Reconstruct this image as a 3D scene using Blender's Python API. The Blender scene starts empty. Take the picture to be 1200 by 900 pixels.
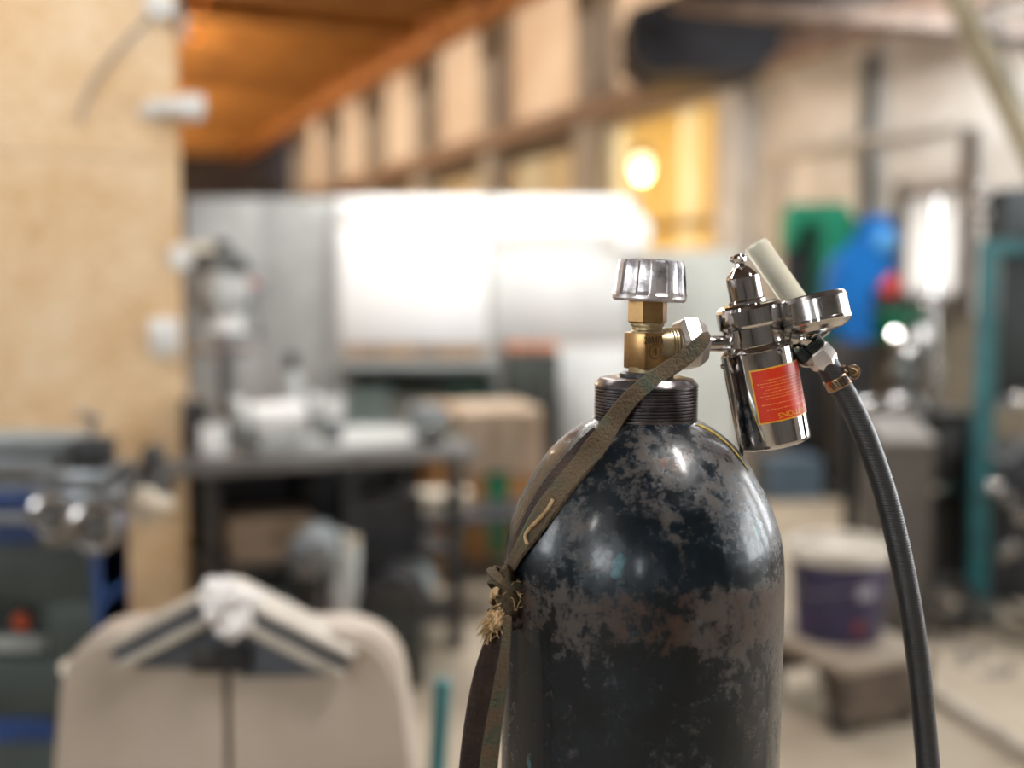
import bpy, bmesh, math, random
from mathutils import Vector, Matrix
random.seed(7)
S = bpy.context.scene
C = S.collection
PI = math.pi

# ------------------------------------------------------------------ camera, world, exposure
CAMZ, FPX, PITCH = 1.5, 1312.5, math.radians(4.8)
cam = bpy.data.cameras.new('camera'); camo = bpy.data.objects.new('camera', cam); C.objects.link(camo)
camo.location = (0, 0, CAMZ); camo.rotation_euler = (PI/2 - PITCH, 0, 0)
cam.sensor_fit = 'HORIZONTAL'; cam.sensor_width = 32; cam.lens = 35; cam.clip_start = 0.02
cam.dof.use_dof = True; cam.dof.focus_distance = 0.845; cam.dof.aperture_fstop = 1.7
S.camera = camo
S.view_settings.view_transform = 'Standard'; S.view_settings.look = 'None'
S.view_settings.gamma = 1; S.view_settings.use_curve_mapping = False
S.view_settings.exposure = 0.15
S.cycles.use_denoising = True
S.cycles.max_bounces = 8; S.cycles.diffuse_bounces = 4; S.cycles.glossy_bounces = 4
S.cycles.transmission_bounces = 6; S.cycles.caustics_reflective = False; S.cycles.caustics_refractive = False
S.cycles.sample_clamp_indirect = 6
w = bpy.data.worlds.new('overcast'); S.world = w; w.use_nodes = True
bg = w.node_tree.nodes['Background']; bg.inputs[0].default_value = (0.93, 0.97, 1.0, 1); bg.inputs[1].default_value = 14.0

def px2(px, py, Y):
    """world point at depth Y that the photograph shows at (px, py)"""
    u = (px-600)/FPX; v = (450-py)/FPX
    t = Y/(math.cos(PITCH)+v*math.sin(PITCH))
    return Vector((u*t, Y, CAMZ+t*(v*math.cos(PITCH)-math.sin(PITCH))))
def pxf(px, py, z=0.0):
    """the same for a point at height z"""
    u = (px-600)/FPX; v = (450-py)/FPX
    t = (z-CAMZ)/(v*math.cos(PITCH)-math.sin(PITCH))
    return Vector((u*t, t*(math.cos(PITCH)+v*math.sin(PITCH)), z))
V = Vector
I4 = Matrix.Identity(4)
def TR(x, y, z): return Matrix.Translation((x, y, z))
def RZ(a): return Matrix.Rotation(a, 4, 'Z')
def RX(a): return Matrix.Rotation(a, 4, 'X')
def RY(a): return Matrix.Rotation(a, 4, 'Y')

# ------------------------------------------------------------------ hall frame
HA = math.radians(24.2)
MH = TR(3.43, 7.5, 0) @ RZ(HA)             # local +Y runs along the long wall, local -X into the hall
def H(s, wd, z): return MH @ V((-wd, s, z))

# ------------------------------------------------------------------ materials
def lin(h):
    h = h.lstrip('#'); o = []
    for i in (0, 2, 4):
        c = int(h[i:i+2], 16)/255
        o.append(c/12.92 if c <= 0.04045 else ((c+0.055)/1.055)**2.4)
    return (*o, 1)
MATS = {}
def mat(name, col, rough=0.5, metal=0.0, col2=None, scale=8.0, bump=0.0, bscale=None, lo=0.4, hi=0.62, spec=0.5, coat=0.0, stretch=(1, 1, 1), detail=6.0, rough2=None):
    if name in MATS: return MATS[name]
    m = bpy.data.materials.new(name); m.use_nodes = True; nt = m.node_tree; N = nt.nodes; L = nt.links
    b = N['Principled BSDF']
    b.inputs['Roughness'].default_value = rough; b.inputs['Metallic'].default_value = metal
    b.inputs['Specular IOR Level'].default_value = spec; b.inputs['Coat Weight'].default_value = coat
    b.inputs['Coat Roughness'].default_value = 0.12
    col = lin(col) if isinstance(col, str) else (*col, 1)
    b.inputs['Base Color'].default_value = col
    if col2 or bump:
        tc = N.new('ShaderNodeTexCoord'); mp = N.new('ShaderNodeMapping'); mp.inputs['Scale'].default_value = stretch
        L.new(tc.outputs['Object'], mp.inputs[0])
        n = N.new('ShaderNodeTexNoise'); n.inputs['Scale'].default_value = scale; n.inputs['Detail'].default_value = detail; n.inputs['Roughness'].default_value = 0.62
        L.new(mp.outputs[0], n.inputs['Vector'])
        r = N.new('ShaderNodeMapRange'); r.inputs[1].default_value = lo; r.inputs[2].default_value = hi
        L.new(n.outputs[0], r.inputs[0])
        if col2:
            col2 = lin(col2) if isinstance(col2, str) else (*col2, 1)
            mx = N.new('ShaderNodeMix'); mx.data_type = 'RGBA'; mx.inputs[6].default_value = col; mx.inputs[7].default_value = col2
            L.new(r.outputs[0], mx.inputs[0]); L.new(mx.outputs[2], b.inputs['Base Color'])
        if rough2 is not None:
            rr = N.new('ShaderNodeMapRange'); rr.inputs[3].default_value = rough; rr.inputs[4].default_value = rough2
            L.new(r.outputs[0], rr.inputs[0]); L.new(rr.outputs[0], b.inputs['Roughness'])
        if bump:
            n2 = n
            if bscale:
                n2 = N.new('ShaderNodeTexNoise'); n2.inputs['Scale'].default_value = bscale; n2.inputs['Detail'].default_value = 5
                L.new(mp.outputs[0], n2.inputs['Vector'])
            bp = N.new('ShaderNodeBump'); bp.inputs['Strength'].default_value = bump; bp.inputs['Distance'].default_value = 0.01
            L.new(n2.outputs[0], bp.inputs['Height']); L.new(bp.outputs[0], b.inputs['Normal'])
    MATS[name] = m
    return m
def translucent(name, col, amount=0.6, col2=None, scale=3.0, stretch=(1, 1, 1)):
    m = bpy.data.materials.new(name); m.use_nodes = True; nt = m.node_tree; N = nt.nodes; L = nt.links
    N.remove(N['Principled BSDF']); out = N['Material Output']
    d = N.new('ShaderNodeBsdfDiffuse'); t = N.new('ShaderNodeBsdfTranslucent'); mx = N.new('ShaderNodeMixShader')
    mx.inputs[0].default_value = amount
    tc = N.new('ShaderNodeTexCoord'); mp = N.new('ShaderNodeMapping'); mp.inputs['Scale'].default_value = stretch
    n = N.new('ShaderNodeTexNoise'); n.inputs['Scale'].default_value = scale; n.inputs['Detail'].default_value = 3
    r = N.new('ShaderNodeMapRange'); r.inputs[1].default_value = 0.38; r.inputs[2].default_value = 0.62
    c = N.new('ShaderNodeMix'); c.data_type = 'RGBA'; c.inputs[6].default_value = (*col, 1); c.inputs[7].default_value = (*(col2 or col), 1)
    L.new(tc.outputs['Object'], mp.inputs[0]); L.new(mp.outputs[0], n.inputs['Vector']); L.new(n.outputs[0], r.inputs[0]); L.new(r.outputs[0], c.inputs[0])
    L.new(c.outputs[2], d.inputs[0]); L.new(c.outputs[2], t.inputs[0])
    L.new(d.outputs[0], mx.inputs[1]); L.new(t.outputs[0], mx.inputs[2]); L.new(mx.outputs[0], out.inputs[0])
    MATS[name] = m
    return m
def emit(name, col, strength):
    m = bpy.data.materials.new(name); m.use_nodes = True; nt = m.node_tree
    b = nt.nodes['Principled BSDF']; b.inputs['Base Color'].default_value = lin(col)
    b.inputs['Emission Color'].default_value = lin(col); b.inputs['Emission Strength'].default_value = strength
    return m

# ------------------------------------------------------------------ mesh helpers
def B(): return bmesh.new()
def merge(bm, t):
    me = bpy.data.meshes.new('tmp'); t.to_mesh(me); t.free(); bm.from_mesh(me); bpy.data.meshes.remove(me)
def box(bm, x0, x1, y0, y1, z0, z1, M=I4, bev=0.0, seg=2):
    t = B(); bmesh.ops.create_cube(t, size=1)
    for v in t.verts: v.co = V(((x0+x1)/2+v.co.x*(x1-x0), (y0+y1)/2+v.co.y*(y1-y0), (z0+z1)/2+v.co.z*(z1-z0)))
    if bev: bmesh.ops.bevel(t, geom=t.edges[:], offset=bev, segments=seg, affect='EDGES', profile=0.5)
    bmesh.ops.transform(t, matrix=M, verts=t.verts[:]); merge(bm, t)
    return bm
def lathe(bm, prof, M=I4, seg=32, mod=None):
    rings = []
    for i, (r, z) in enumerate(prof):
        if r <= 1e-7: rings.append([bm.verts.new(M @ V((0, 0, z)))]); continue
        ring = []
        for k in range(seg):
            a = 2*PI*k/seg; q = r*(mod(a, i) if mod else 1)
            ring.append(bm.verts.new(M @ V((q*math.cos(a), q*math.sin(a), z))))
        rings.append(ring)
    for a, b in zip(rings, rings[1:]):
        for k in range(seg):
            k2 = (k+1) % seg
            if len(a) == 1 and len(b) == 1: continue
            if len(a) == 1: bm.faces.new((a[0], b[k2], b[k]))
            elif len(b) == 1: bm.faces.new((a[k], a[k2], b[0]))
            else: bm.faces.new((a[k], a[k2], b[k2], b[k]))
    for ring in (rings[0], rings[-1]):
        if len(ring) > 2: bm.faces.new(ring)
    return bm
def frame(p0, p1, roll=0.0):
    z = (p1-p0).normalized(); x = V((0, 1, 0)).cross(z)
    if x.length < 1e-4: x = V((1, 0, 0))
    x.normalize(); y = z.cross(x)
    return Matrix(((x.x, y.x, z.x, p0.x), (x.y, y.y, z.y, p0.y), (x.z, y.z, z.z, p0.z), (0, 0, 0, 1))) @ RZ(roll)
def cyl(bm, p0, p1, r0, r1=None, seg=20, ch=0.0):
    p0 = V(p0); p1 = V(p1); r1 = r0 if r1 is None else r1; h = (p1-p0).length
    pr = [(r0, 0), (r1, h)] if not ch else [(r0-ch, 0), (r0, ch), (r1, h-ch), (r1-ch, h)]
    return lathe(bm, pr, frame(p0, p1), seg)
def smooth_path(pts, n=6):
    pts = [V(p) for p in pts]; out = []
    for i in range(len(pts)-1):
        p0 = pts[max(i-1, 0)]; p1 = pts[i]; p2 = pts[i+1]; p3 = pts[min(i+2, len(pts)-1)]
        for k in range(n):
            t = k/n
            out.append(0.5*((2*p1)+(p2-p0)*t+(2*p0-5*p1+4*p2-p3)*t*t+(3*p1-p0-3*p2+p3)*t**3))
    out.append(pts[-1]); return out
def tube(bm, pts, r, seg=10, closed=False):
    pts = [V(p) for p in pts]; n = len(pts); rs = r if isinstance(r, (list, tuple)) else [r]*n
    up = None; rings = []
    for i in range(n):
        if closed: t = (pts[(i+1) % n]-pts[i-1]).normalized()
        else: t = (pts[min(i+1, n-1)]-pts[max(i-1, 0)]).normalized()
        if up is None:
            up = t.orthogonal().normalized()
        up = (up-t*up.dot(t)).normalized(); sd = t.cross(up)
        rings.append([bm.verts.new(pts[i]+rs[i]*(math.cos(2*PI*k/seg)*up+math.sin(2*PI*k/seg)*sd)) for k in range(seg)])
    pr = list(zip(rings, rings[1:])) + ([(rings[-1], rings[0])] if closed else [])
    for a, b in pr:
        for k in range(seg): bm.faces.new((a[k], a[(k+1) % seg], b[(k+1) % seg], b[k]))
    if not closed: bm.faces.new(rings[0]); bm.faces.new(rings[-1])
    return bm
def ribbon(bm, pts, nrm, wid, th):
    n = len(pts); rings = []
    for i in range(n):
        t = (pts[min(i+1, n-1)]-pts[max(i-1, 0)]).normalized(); nn = (nrm[i]-t*nrm[i].dot(t)).normalized(); s = t.cross(nn); a = wid[i]/2
        cs = [(-a, 0), (-a*0.9, th), (-a*0.45, th*1.15), (0, th*0.95), (a*0.45, th*1.15), (a*0.9, th), (a, 0), (0, -th*0.2)]
        rings.append([bm.verts.new(pts[i]+s*x+nn*y) for x, y in cs])
    for a, b in zip(rings, rings[1:]):
        for k in range(8): bm.faces.new((a[k], a[(k+1) % 8], b[(k+1) % 8], b[k]))
    bm.faces.new(rings[0]); bm.faces.new(rings[-1]); return bm
def prism(bm, poly, z0, z1, M=I4):
    a = [bm.verts.new(M @ V((x, y, z0))) for x, y in poly]; b = [bm.verts.new(M @ V((x, y, z1))) for x, y in poly]
    n = len(poly)
    for k in range(n): bm.faces.new((a[k], a[(k+1) % n], b[(k+1) % n], b[k]))
    bm.faces.new(a); bm.faces.new(b); return bm
XZ = Matrix(((1, 0, 0, 0), (0, 0, 1, 0), (0, 1, 0, 0), (0, 0, 0, 1)))      # poly (x, z) extruded along y
def blob(bm, c, rx, ry, rz, amp=0.0, sub=3, seed=0, M=I4):
    t = B(); bmesh.ops.create_icosphere(t, subdivisions=sub, radius=1); rnd = random.Random(seed)
    ph = [(V((rnd.uniform(-3, 3), rnd.uniform(-3, 3), rnd.uniform(-3, 3))), rnd.uniform(0, 6)) for _ in range(5)]
    for v in t.verts:
        k = 1+amp*sum(math.sin(v.co.dot(d)*1.6+p) for d, p in ph)/3
        v.co = M @ (V(c)+V((v.co.x*rx*k, v.co.y*ry*k, v.co.z*rz*k)))
    merge(bm, t); return bm
def mk(name, bm, m, parent=None, sm=38, M=None):
    bmesh.ops.recalc_face_normals(bm, faces=bm.faces[:])
    for f in bm.faces: f.smooth = True
    for e in bm.edges:
        e.smooth = len(e.link_faces) == 2 and e.calc_face_angle(4) < math.radians(sm)
    me = bpy.data.meshes.new(name); bm.to_mesh(me); bm.free()
    o = bpy.data.objects.new(name, me); C.objects.link(o); me.materials.append(m)
    if parent: o.parent = parent
    if M is not None: o.matrix_basis = M
    return o
def share(o, M, parent=None, m=None):
    c = o.copy(); C.objects.link(c); c.parent = parent; c.matrix_basis = M
    return c
def tag(o, label, cat, group=None, kind=None):
    o['label'] = label; o['category'] = cat
    if group: o['group'] = group
    if kind: o['kind'] = kind
    return o
def thing(name, label, cat, loc=(0, 0, 0), rz=0.0, group=None, rot=None):
    o = bpy.data.objects.new(name, None); C.objects.link(o); o.empty_display_size = 0.05
    o.location = loc; o.rotation_euler = rot or (0, 0, rz)
    return tag(o, label, cat, group)
def struct(name, bm, m, label, M=None, cat=None, parent=None):
    o = mk(name, bm, m, parent, M=M)
    if not parent: o['kind'] = 'structure'; o['label'] = label; o['category'] = cat or name.split('_')[0]
    return o
def copy_tree(root, loc, rz, label=None):
    c = root.copy(); C.objects.link(c); c.location = loc; c.rotation_euler = (0, 0, rz)
    if label: c['label'] = label
    for ch in list(root.children):
        k = ch.copy(); C.objects.link(k); k.parent = c
        for g in list(ch.children):
            q = g.copy(); C.objects.link(q); q.parent = k
    return c
def text_bm(s, size, depth=0.0):
    cu = bpy.data.curves.new('txt', 'FONT'); cu.body = s; cu.size = size; cu.align_x = 'CENTER'; cu.align_y = 'CENTER'; cu.extrude = depth; cu.resolution_u = 3
    o = bpy.data.objects.new('txt', cu); C.objects.link(o)
    dg = bpy.context.evaluated_depsgraph_get(); me = bpy.data.meshes.new_from_object(o.evaluated_get(dg))
    bm = B(); bm.from_mesh(me); bpy.data.objects.remove(o); bpy.data.curves.remove(cu); bpy.data.meshes.remove(me)
    return bm

# palette
STEEL = mat('worn_steel', '#8f9296', 0.33, 0.9, '#6c6a68', 14, 0.05)
DKSTEEL = mat('dark_steel', '#2b2d30', 0.42, 0.5, '#45423f', 9, 0.05)
CHROME = mat('chrome', '#d9d6d3', 0.07, 1.0)
CHROME2 = mat('satin_chrome', '#cfcbc8', 0.2, 1.0, '#b5b0ac', 60)
BLACK = mat('black_paint', '#17181a', 0.45, 0.0, '#26262a', 10)
GREYP = mat('grey_paint', '#7f8586', 0.45, 0.0, '#6b7070', 5)
LGREY = mat('light_grey_paint', '#b9bab6', 0.5, 0.0, '#a3a49f', 4)
WHITEP = mat('white_paint', '#e4e2de', 0.45, 0.0, '#d2d0cb', 3)
CREAM = mat('cream_paint', '#d8ccb8', 0.5, 0.0, '#c4b6a0', 4)
TEAL = mat('teal_paint', '#2f7478', 0.42, 0.0, '#245a60', 6)
BLUE = mat('blue_paint', '#173a72', 0.4, 0.0, '#12305c', 5)
BBLUE = mat('bright_blue_paint', '#0f6fc0', 0.38, 0.0, '#0b5ea6', 5)
GREEN = mat('green_paint', '#0b7f5c', 0.42, 0.0, '#086a4c', 5)
RED = mat('red_paint', '#c8322a', 0.42)
WOOD = mat('pine_wood', '#b98a58', 0.6, 0.0, '#a3733f', 6, 0.1, stretch=(1, 1, 8))
DKWOOD = mat('dark_old_wood', '#5a4a3b', 0.75, 0.0, '#3e332a', 8, 0.2)
ORANGEP = mat('orange_paint', '#c8672f', 0.5)

# ------------------------------------------------------------------ the hall
floor_m = mat('dusty_concrete', '#a89a86', 0.75, 0.0, '#8c7e6c', 1.3, 0.15, 30, lo=0.35, hi=0.68)
struct('floor', box(B(), -13, 3, -14, 24, -0.2, 0), floor_m, 'beige dusty concrete workshop floor', MH)
plaster = mat('white_plaster', '#d6d0c8', 0.8, 0.0, '#beb6ac', 1.6, 0.1, 20)
darkwall = mat('dark_brown_wall', '#3a3233', 0.8, 0.0, '#2c2628', 2)
greywall = mat('dark_grey_wall', '#6b6764', .8, 0, '#575350', 2)
colm = mat('grey_column', '#c2c2c2', .7, 0.0, '#b4b2b0', 2)
bounds = [0.36+2.8*k for k in range(-4, 8)]
wr = B()
box(wr, 0, .3, -11, 20.6, 0, 1.3)                       # plinth
box(wr, 0, .3, -11, 20.6, 5.3, 5.9)
box(wr, -.02, .3, -11, 20.6, 3.32, 3.62)
# solid plaster in the bay with the framed window
w0, w1 = .55, 1.12
box(wr, 0, .3, .36, w0, 1.3, 5.3); box(wr, 0, .3, w1, 3.16, 1.3, 5.3)
box(wr, 0, .3, w0, w1, 2.2, 5.3); box(wr, 0, .3, w0, w1, 1.3, 1.47)
wall_right = struct('wall_right', wr, plaster, 'long white plastered workshop wall with columns and panelled bays', MH)
cb = mk('column', box(B(), -.22, .3, -.2, .2, 0, 5.6, bev=.02), colm, wall_right, M=TR(0, bounds[0], 0))
for b in bounds[1:4]+bounds[5:]: share(cb, TR(0, b, 0), wall_right)
mk('crane_rail', box(box(B(), -.42, -.2, -11, 20.4, 3.36, 3.4), -.33, -.29, -11, 20.4, 3.4, 3.58), mat('rail_paint', '#a58a78', .6, 0, '#8a7468', 3), wall_right)
pan_up = translucent('tan_sheet', (0.316, 0.253, 0.196), .85, (0.290, 0.221, 0.164), .5)
pan_lo = translucent('yellowed_plank', (0.284, 0.227, 0.158), .85, (0.253, 0.189, 0.120), 2, (1, 6, .6))
pan_lo2 = translucent('pale_plank', (0.296, 0.253, 0.189), .85, (0.265, 0.215, 0.152), 2, (1, 6, .6))
pan_or = translucent('orange_strip', (0.379, 0.290, 0.158), .85, (0.341, 0.240, 0.107), 1.5, (1, 5, .6))
pan_or2 = translucent('pale_strip', (0.417, 0.360, 0.265), .85, (0.379, 0.303, 0.189), 1.5, (1, 5, .6))
louv = mat('dark_louvre', '#4a4038', .7)
for k in range(5, 11):
    s0 = bounds[k]+.2; s1 = bounds[k+1]-.2
    mk('upper_panel', box(B(), .1, .115, s0, s1, 3.62, 5.3), pan_up, wall_right)
    n = 7; st = (s1-s0)/n
    for j in range(n):
        first = k == 5
        m = random.choice([pan_or, pan_or2]) if first else random.choice([pan_lo, pan_lo2])
        off = .018*(j % 2)
        mk('plank', box(B(), .08+off, .095+off, s0+j*st-.006, s0+(j+1)*st+.006, 1.3, 3.32 if first else 3.2), m, wall_right)
    if k > 5: mk('louvre', box(B(), .06, .1, s0, s1, 3.2, 3.32), louv, wall_right)
    mk('rail', box(B(), -.01, .05, s0, s1, 2.12, 2.2), louv if k > 5 else mat('brown_rail', '#8a6238', .6), wall_right)
# near bays: plain window frames
for k in (0, 3): box(wr2 := B(), 0, .3, bounds[k], bounds[k+1], 1.3, 5.3); mk('wall_infill', wr2, plaster, wall_right)
for k in (1, 2):
    s0 = bounds[k]+.2; s1 = bounds[k+1]-.2
    fr = B()
    for z in (1.33, 2.3, 3.29, 3.65, 4.45, 5.27): box(fr, .08, .13, s0, s1, z-.03, z+.03)
    for j in range(5): x = s0+(s1-s0)*j/4; box(fr, .08, .13, x-.03, x+.03, 1.3, 3.32); box(fr, .08, .13, x-.03, x+.03, 3.62, 5.3)
    mk('window_frame', fr, WHITEP, wall_right)
    mk('wall_infill', box(B(), .02, .28, s0, s1, 3.62, 5.3), plaster, wall_right)
# framed window in the white bay
win_m = translucent('frosted_pane', (.45, .43, .41), .85, (.41, .39, .37), 1)
frm = mat('weathered_frame', '#6c6055', .7, 0, '#574c43', 5)
wf = B()
box(wf, -.06, .1, w0-.1, w0, 1.35, 2.62); box(wf, -.06, .1, w1, w1+.07, 1.35, 2.3); box(wf, -.06, .1, w0-.1, w1+.07, 1.33, 1.47); box(wf, -.05, .08, w0, w1, 2.19, 2.25)
win = struct('window_1', wf, frm, 'framed white frosted window in the plastered wall', MH, 'window')
st = (w1-w0)/2
for j in range(2): mk('pane', box(B(), .02, .03, w0+j*st+.008, w0+(j+1)*st-.008, 1.47, 2.2), win_m, win)
# pipes on the wall
mk('dado', box(B(), -.012, 0, -2.4, 2.9, 0, 1.33), mat('dado_paint', '#857a68', .7, 0, '#6e6454', 2), wall_right)
pipe = B(); tube(pipe, [H(.4, .24, 2.62), H(2.5, .24, 2.62), H(2.58, .24, 2.55), H(2.58, .24, 1.2)], .05, 10)
tag(mk('heating_pipe', pipe, mat('pipe_paint', '#b8b0a6', .6, 0, '#a49c92', 5)), 'thick horizontal heating pipe running along the white plaster wall', 'pipe')
pipe = B(); tube(pipe, [H(1.48, .08, 1.0), H(1.48, .08, 3.3)], .055, 10)
tag(mk('drain_pipe', pipe, mat('pipe_dark', '#5d5f5c', .6, 0, '#4c4d4a', 5)), 'dark vertical drain pipe beside the framed white window', 'pipe')
# end wall, rear wall, left wall
struct('wall_end', box(B(), -11, .3, 20.4, 20.7, 0, 5.9), darkwall, 'dark brown far end wall of the hall', MH)
def holed(x0, x1, along, zs, holes, thick, M):
    """wall with rectangular openings; along = 'x' or 'y'"""
    bm = B(); xs = sorted({x0, x1, *[h for q in holes for h in q]})
    z0, z1, z2, z3 = zs
    def seg(a, b, za, zb):
        if along == 'x': box(bm, a, b, thick[0], thick[1], za, zb)
        else: box(bm, thick[0], thick[1], a, b, za, zb)
    seg(x0, x1, z0, z1); seg(x0, x1, z2, z3)
    for a, b in zip(xs, xs[1:]):
        if not any(abs(a-h[0]) < 1e-6 for h in holes): seg(a, b, z1, z2)
    return bm
struct('wall_rear', holed(-11, .3, 'x', (0, 1.8, 3.6, 5.9), [(-10.4, -9.6)], (-11.3, -11), MH), greywall, 'dark grey wall with a narrow window opening', MH)
struct('wall_left', holed(-11, 20.6, 'y', (0, 1.8, 3.7, 5.9), [(-8.4, -6.4), (-2.6, -1.2)], (-11.3, -11), MH), greywall, 'dark grey side wall with window openings', MH)
# ceiling
ceil_m = mat('brown_boards_darkened', '#4a3422', .7, 0, '#38281b', 3, .1, stretch=(6, 1, 1))  # boards coloured darker than the rafters to paint in the light-dark bands
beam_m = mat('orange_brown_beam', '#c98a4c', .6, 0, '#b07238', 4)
raft_m = mat('brown_rafter_lightened', '#b5803f', .65, 0, '#9c6a34', 4)  # lighter colour imitates the lamplit sides of the rafters
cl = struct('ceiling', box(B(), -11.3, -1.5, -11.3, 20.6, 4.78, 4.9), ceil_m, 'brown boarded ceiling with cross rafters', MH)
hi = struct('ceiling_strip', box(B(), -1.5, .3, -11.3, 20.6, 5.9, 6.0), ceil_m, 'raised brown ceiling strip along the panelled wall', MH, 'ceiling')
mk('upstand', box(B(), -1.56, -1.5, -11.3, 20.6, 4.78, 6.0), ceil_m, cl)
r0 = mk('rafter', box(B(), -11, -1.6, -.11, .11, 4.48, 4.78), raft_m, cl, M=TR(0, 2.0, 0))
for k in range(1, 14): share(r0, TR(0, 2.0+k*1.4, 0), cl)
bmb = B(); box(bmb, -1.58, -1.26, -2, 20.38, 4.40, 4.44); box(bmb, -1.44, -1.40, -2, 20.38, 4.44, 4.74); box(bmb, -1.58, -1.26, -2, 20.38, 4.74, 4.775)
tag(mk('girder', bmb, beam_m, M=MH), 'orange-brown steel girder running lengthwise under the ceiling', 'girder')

# ------------------------------------------------------------------ lamps of the hall, several added to brighten it
def area(name, loc, rot, sx, sy, e, col=(1, 1, 1)):
    l = bpy.data.lights.new(name, 'AREA'); l.shape = 'RECTANGLE'; l.size = sx; l.size_y = sy; l.energy = e; l.color = col
    o = bpy.data.objects.new(name, l); C.objects.link(o); o.location = loc; o.rotation_euler = rot; return o
def fluorescent(label, loc, rz, e, col, ln=1.3, group=None, top=4.78):
    t = thing('unseen_fluorescent_lamp', label, 'lamp', loc, rz, group)
    mk('housing', box(box(B(), -ln/2, ln/2, -.09, .09, .03, .08, bev=.01), -ln/2, ln/2, -.03, .03, .08, .1), WHITEP, t)
    tm = emit('tube_glow', '#fff6e8', 6)
    for y in (-.045, .045): mk('light_tube', cyl(B(), (-ln/2+.03, y, .01), (ln/2-.03, y, .01), .014, seg=10), tm, t)
    for x in (-ln/3, ln/3): mk('hanger', cyl(B(), (x, 0, .1), (x, 0, top-loc[2]), .006, seg=6), DKSTEEL, t)
    a = area('lamp_light', (0, 0, -.012), (0, 0, 0), ln-.06, .12, e, col); a.parent = t
    return t
fluorescent('added fluorescent lamp brightening the tall white screens', (-.45, 6.2, 3.5), 0, 105, (1, .98, .95), 1.5)  # unseen lamp added to push the white screens towards overexposure
fluorescent('added fluorescent lamp brightening the chipboard wall above the lathe', (-1.75, 2.9, 3.9), HA, 36, (1, .97, .93), 1.5)  # unseen lamp added to lighten the top of the chipboard
fluorescent('added fluorescent lamp brightening the wall between the column and the teal machine', (2.3, 6.6, 4.2), HA, 130, (.95, .98, 1), 1.5)  # unseen lamp added because the plaster wall was too dim
fluorescent('fluorescent lamp hanging above the gas cylinder aisle', (1.55, .45, 4.3), HA+PI/2, 120, (1, .97, .94), 1.5)
fluorescent('added fluorescent fill lamp near the rear wall', (-4.2, -2.2, 4.3), HA, 70, (1, .97, .94), 1.5)  # unseen lamp added as ambient fill
def bulb(loc, label, e, r=.03, top=4.78, group=None, strength=.7, gc='#f08030'):
    t = thing('hanging_bulb', label, 'lamp', loc, 0, group)
    mk('glass', blob(B(), (0, 0, 0), r, r, r*1.25), emit('warm_glow', gc, strength), t)
    mk('socket', lathe(B(), [(0, r*2), (r*.6, r*1.9), (r*.65, r*1.1), (0, r*1.05)], seg=12), BLACK, t)
    mk('cord', cyl(B(), (0, 0, r*1.9), (0, 0, top-loc[2]), .006, seg=6), BLACK, t)
    if not e: return t
    l = bpy.data.lights.new('added_bulb_light', 'POINT'); l.energy = e; l.color = (1, .74, .48); l.shadow_soft_size = r*1.5
    o = bpy.data.objects.new('added_bulb_light', l); C.objects.link(o); o.location = (0, 0, -r*2.4); o.parent = t
    return t
bulb(px2(229, 44, 10.5), 'warm orange bulb hanging just past the chipboard wall edge', 0, strength=1.2)
bulb(px2(236, 4, 11.3), 'warm orange bulb close under the brown rafters', 0, top=4.48, strength=1.2)
bulb(H(12, 5.2, 3.9), 'hidden warm bulb added behind the chipboard wall to light the ceiling', 420)  # hidden bulb added to light the ceiling in place of the visible ones
bulb(H(8.0, 5.0, 3.9), 'hidden warm bulb added over the aisle to light the nearer ceiling', 300)  # hidden bulb added to brighten the nearer part of the ceiling
bulb(H(16.5, 5.0, 3.8), 'hidden warm bulb added before the dark far end wall to light the ceiling', 420)  # hidden bulb added to light the far ceiling
bulb(px2(752, 196, 9.3), 'glowing bulb added as a bright sun spot before the orange strip bay', 50, .085, 4.78, strength=3, gc='#ffe0b0')  # added glow standing in for a bright sun spot in the bay

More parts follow.
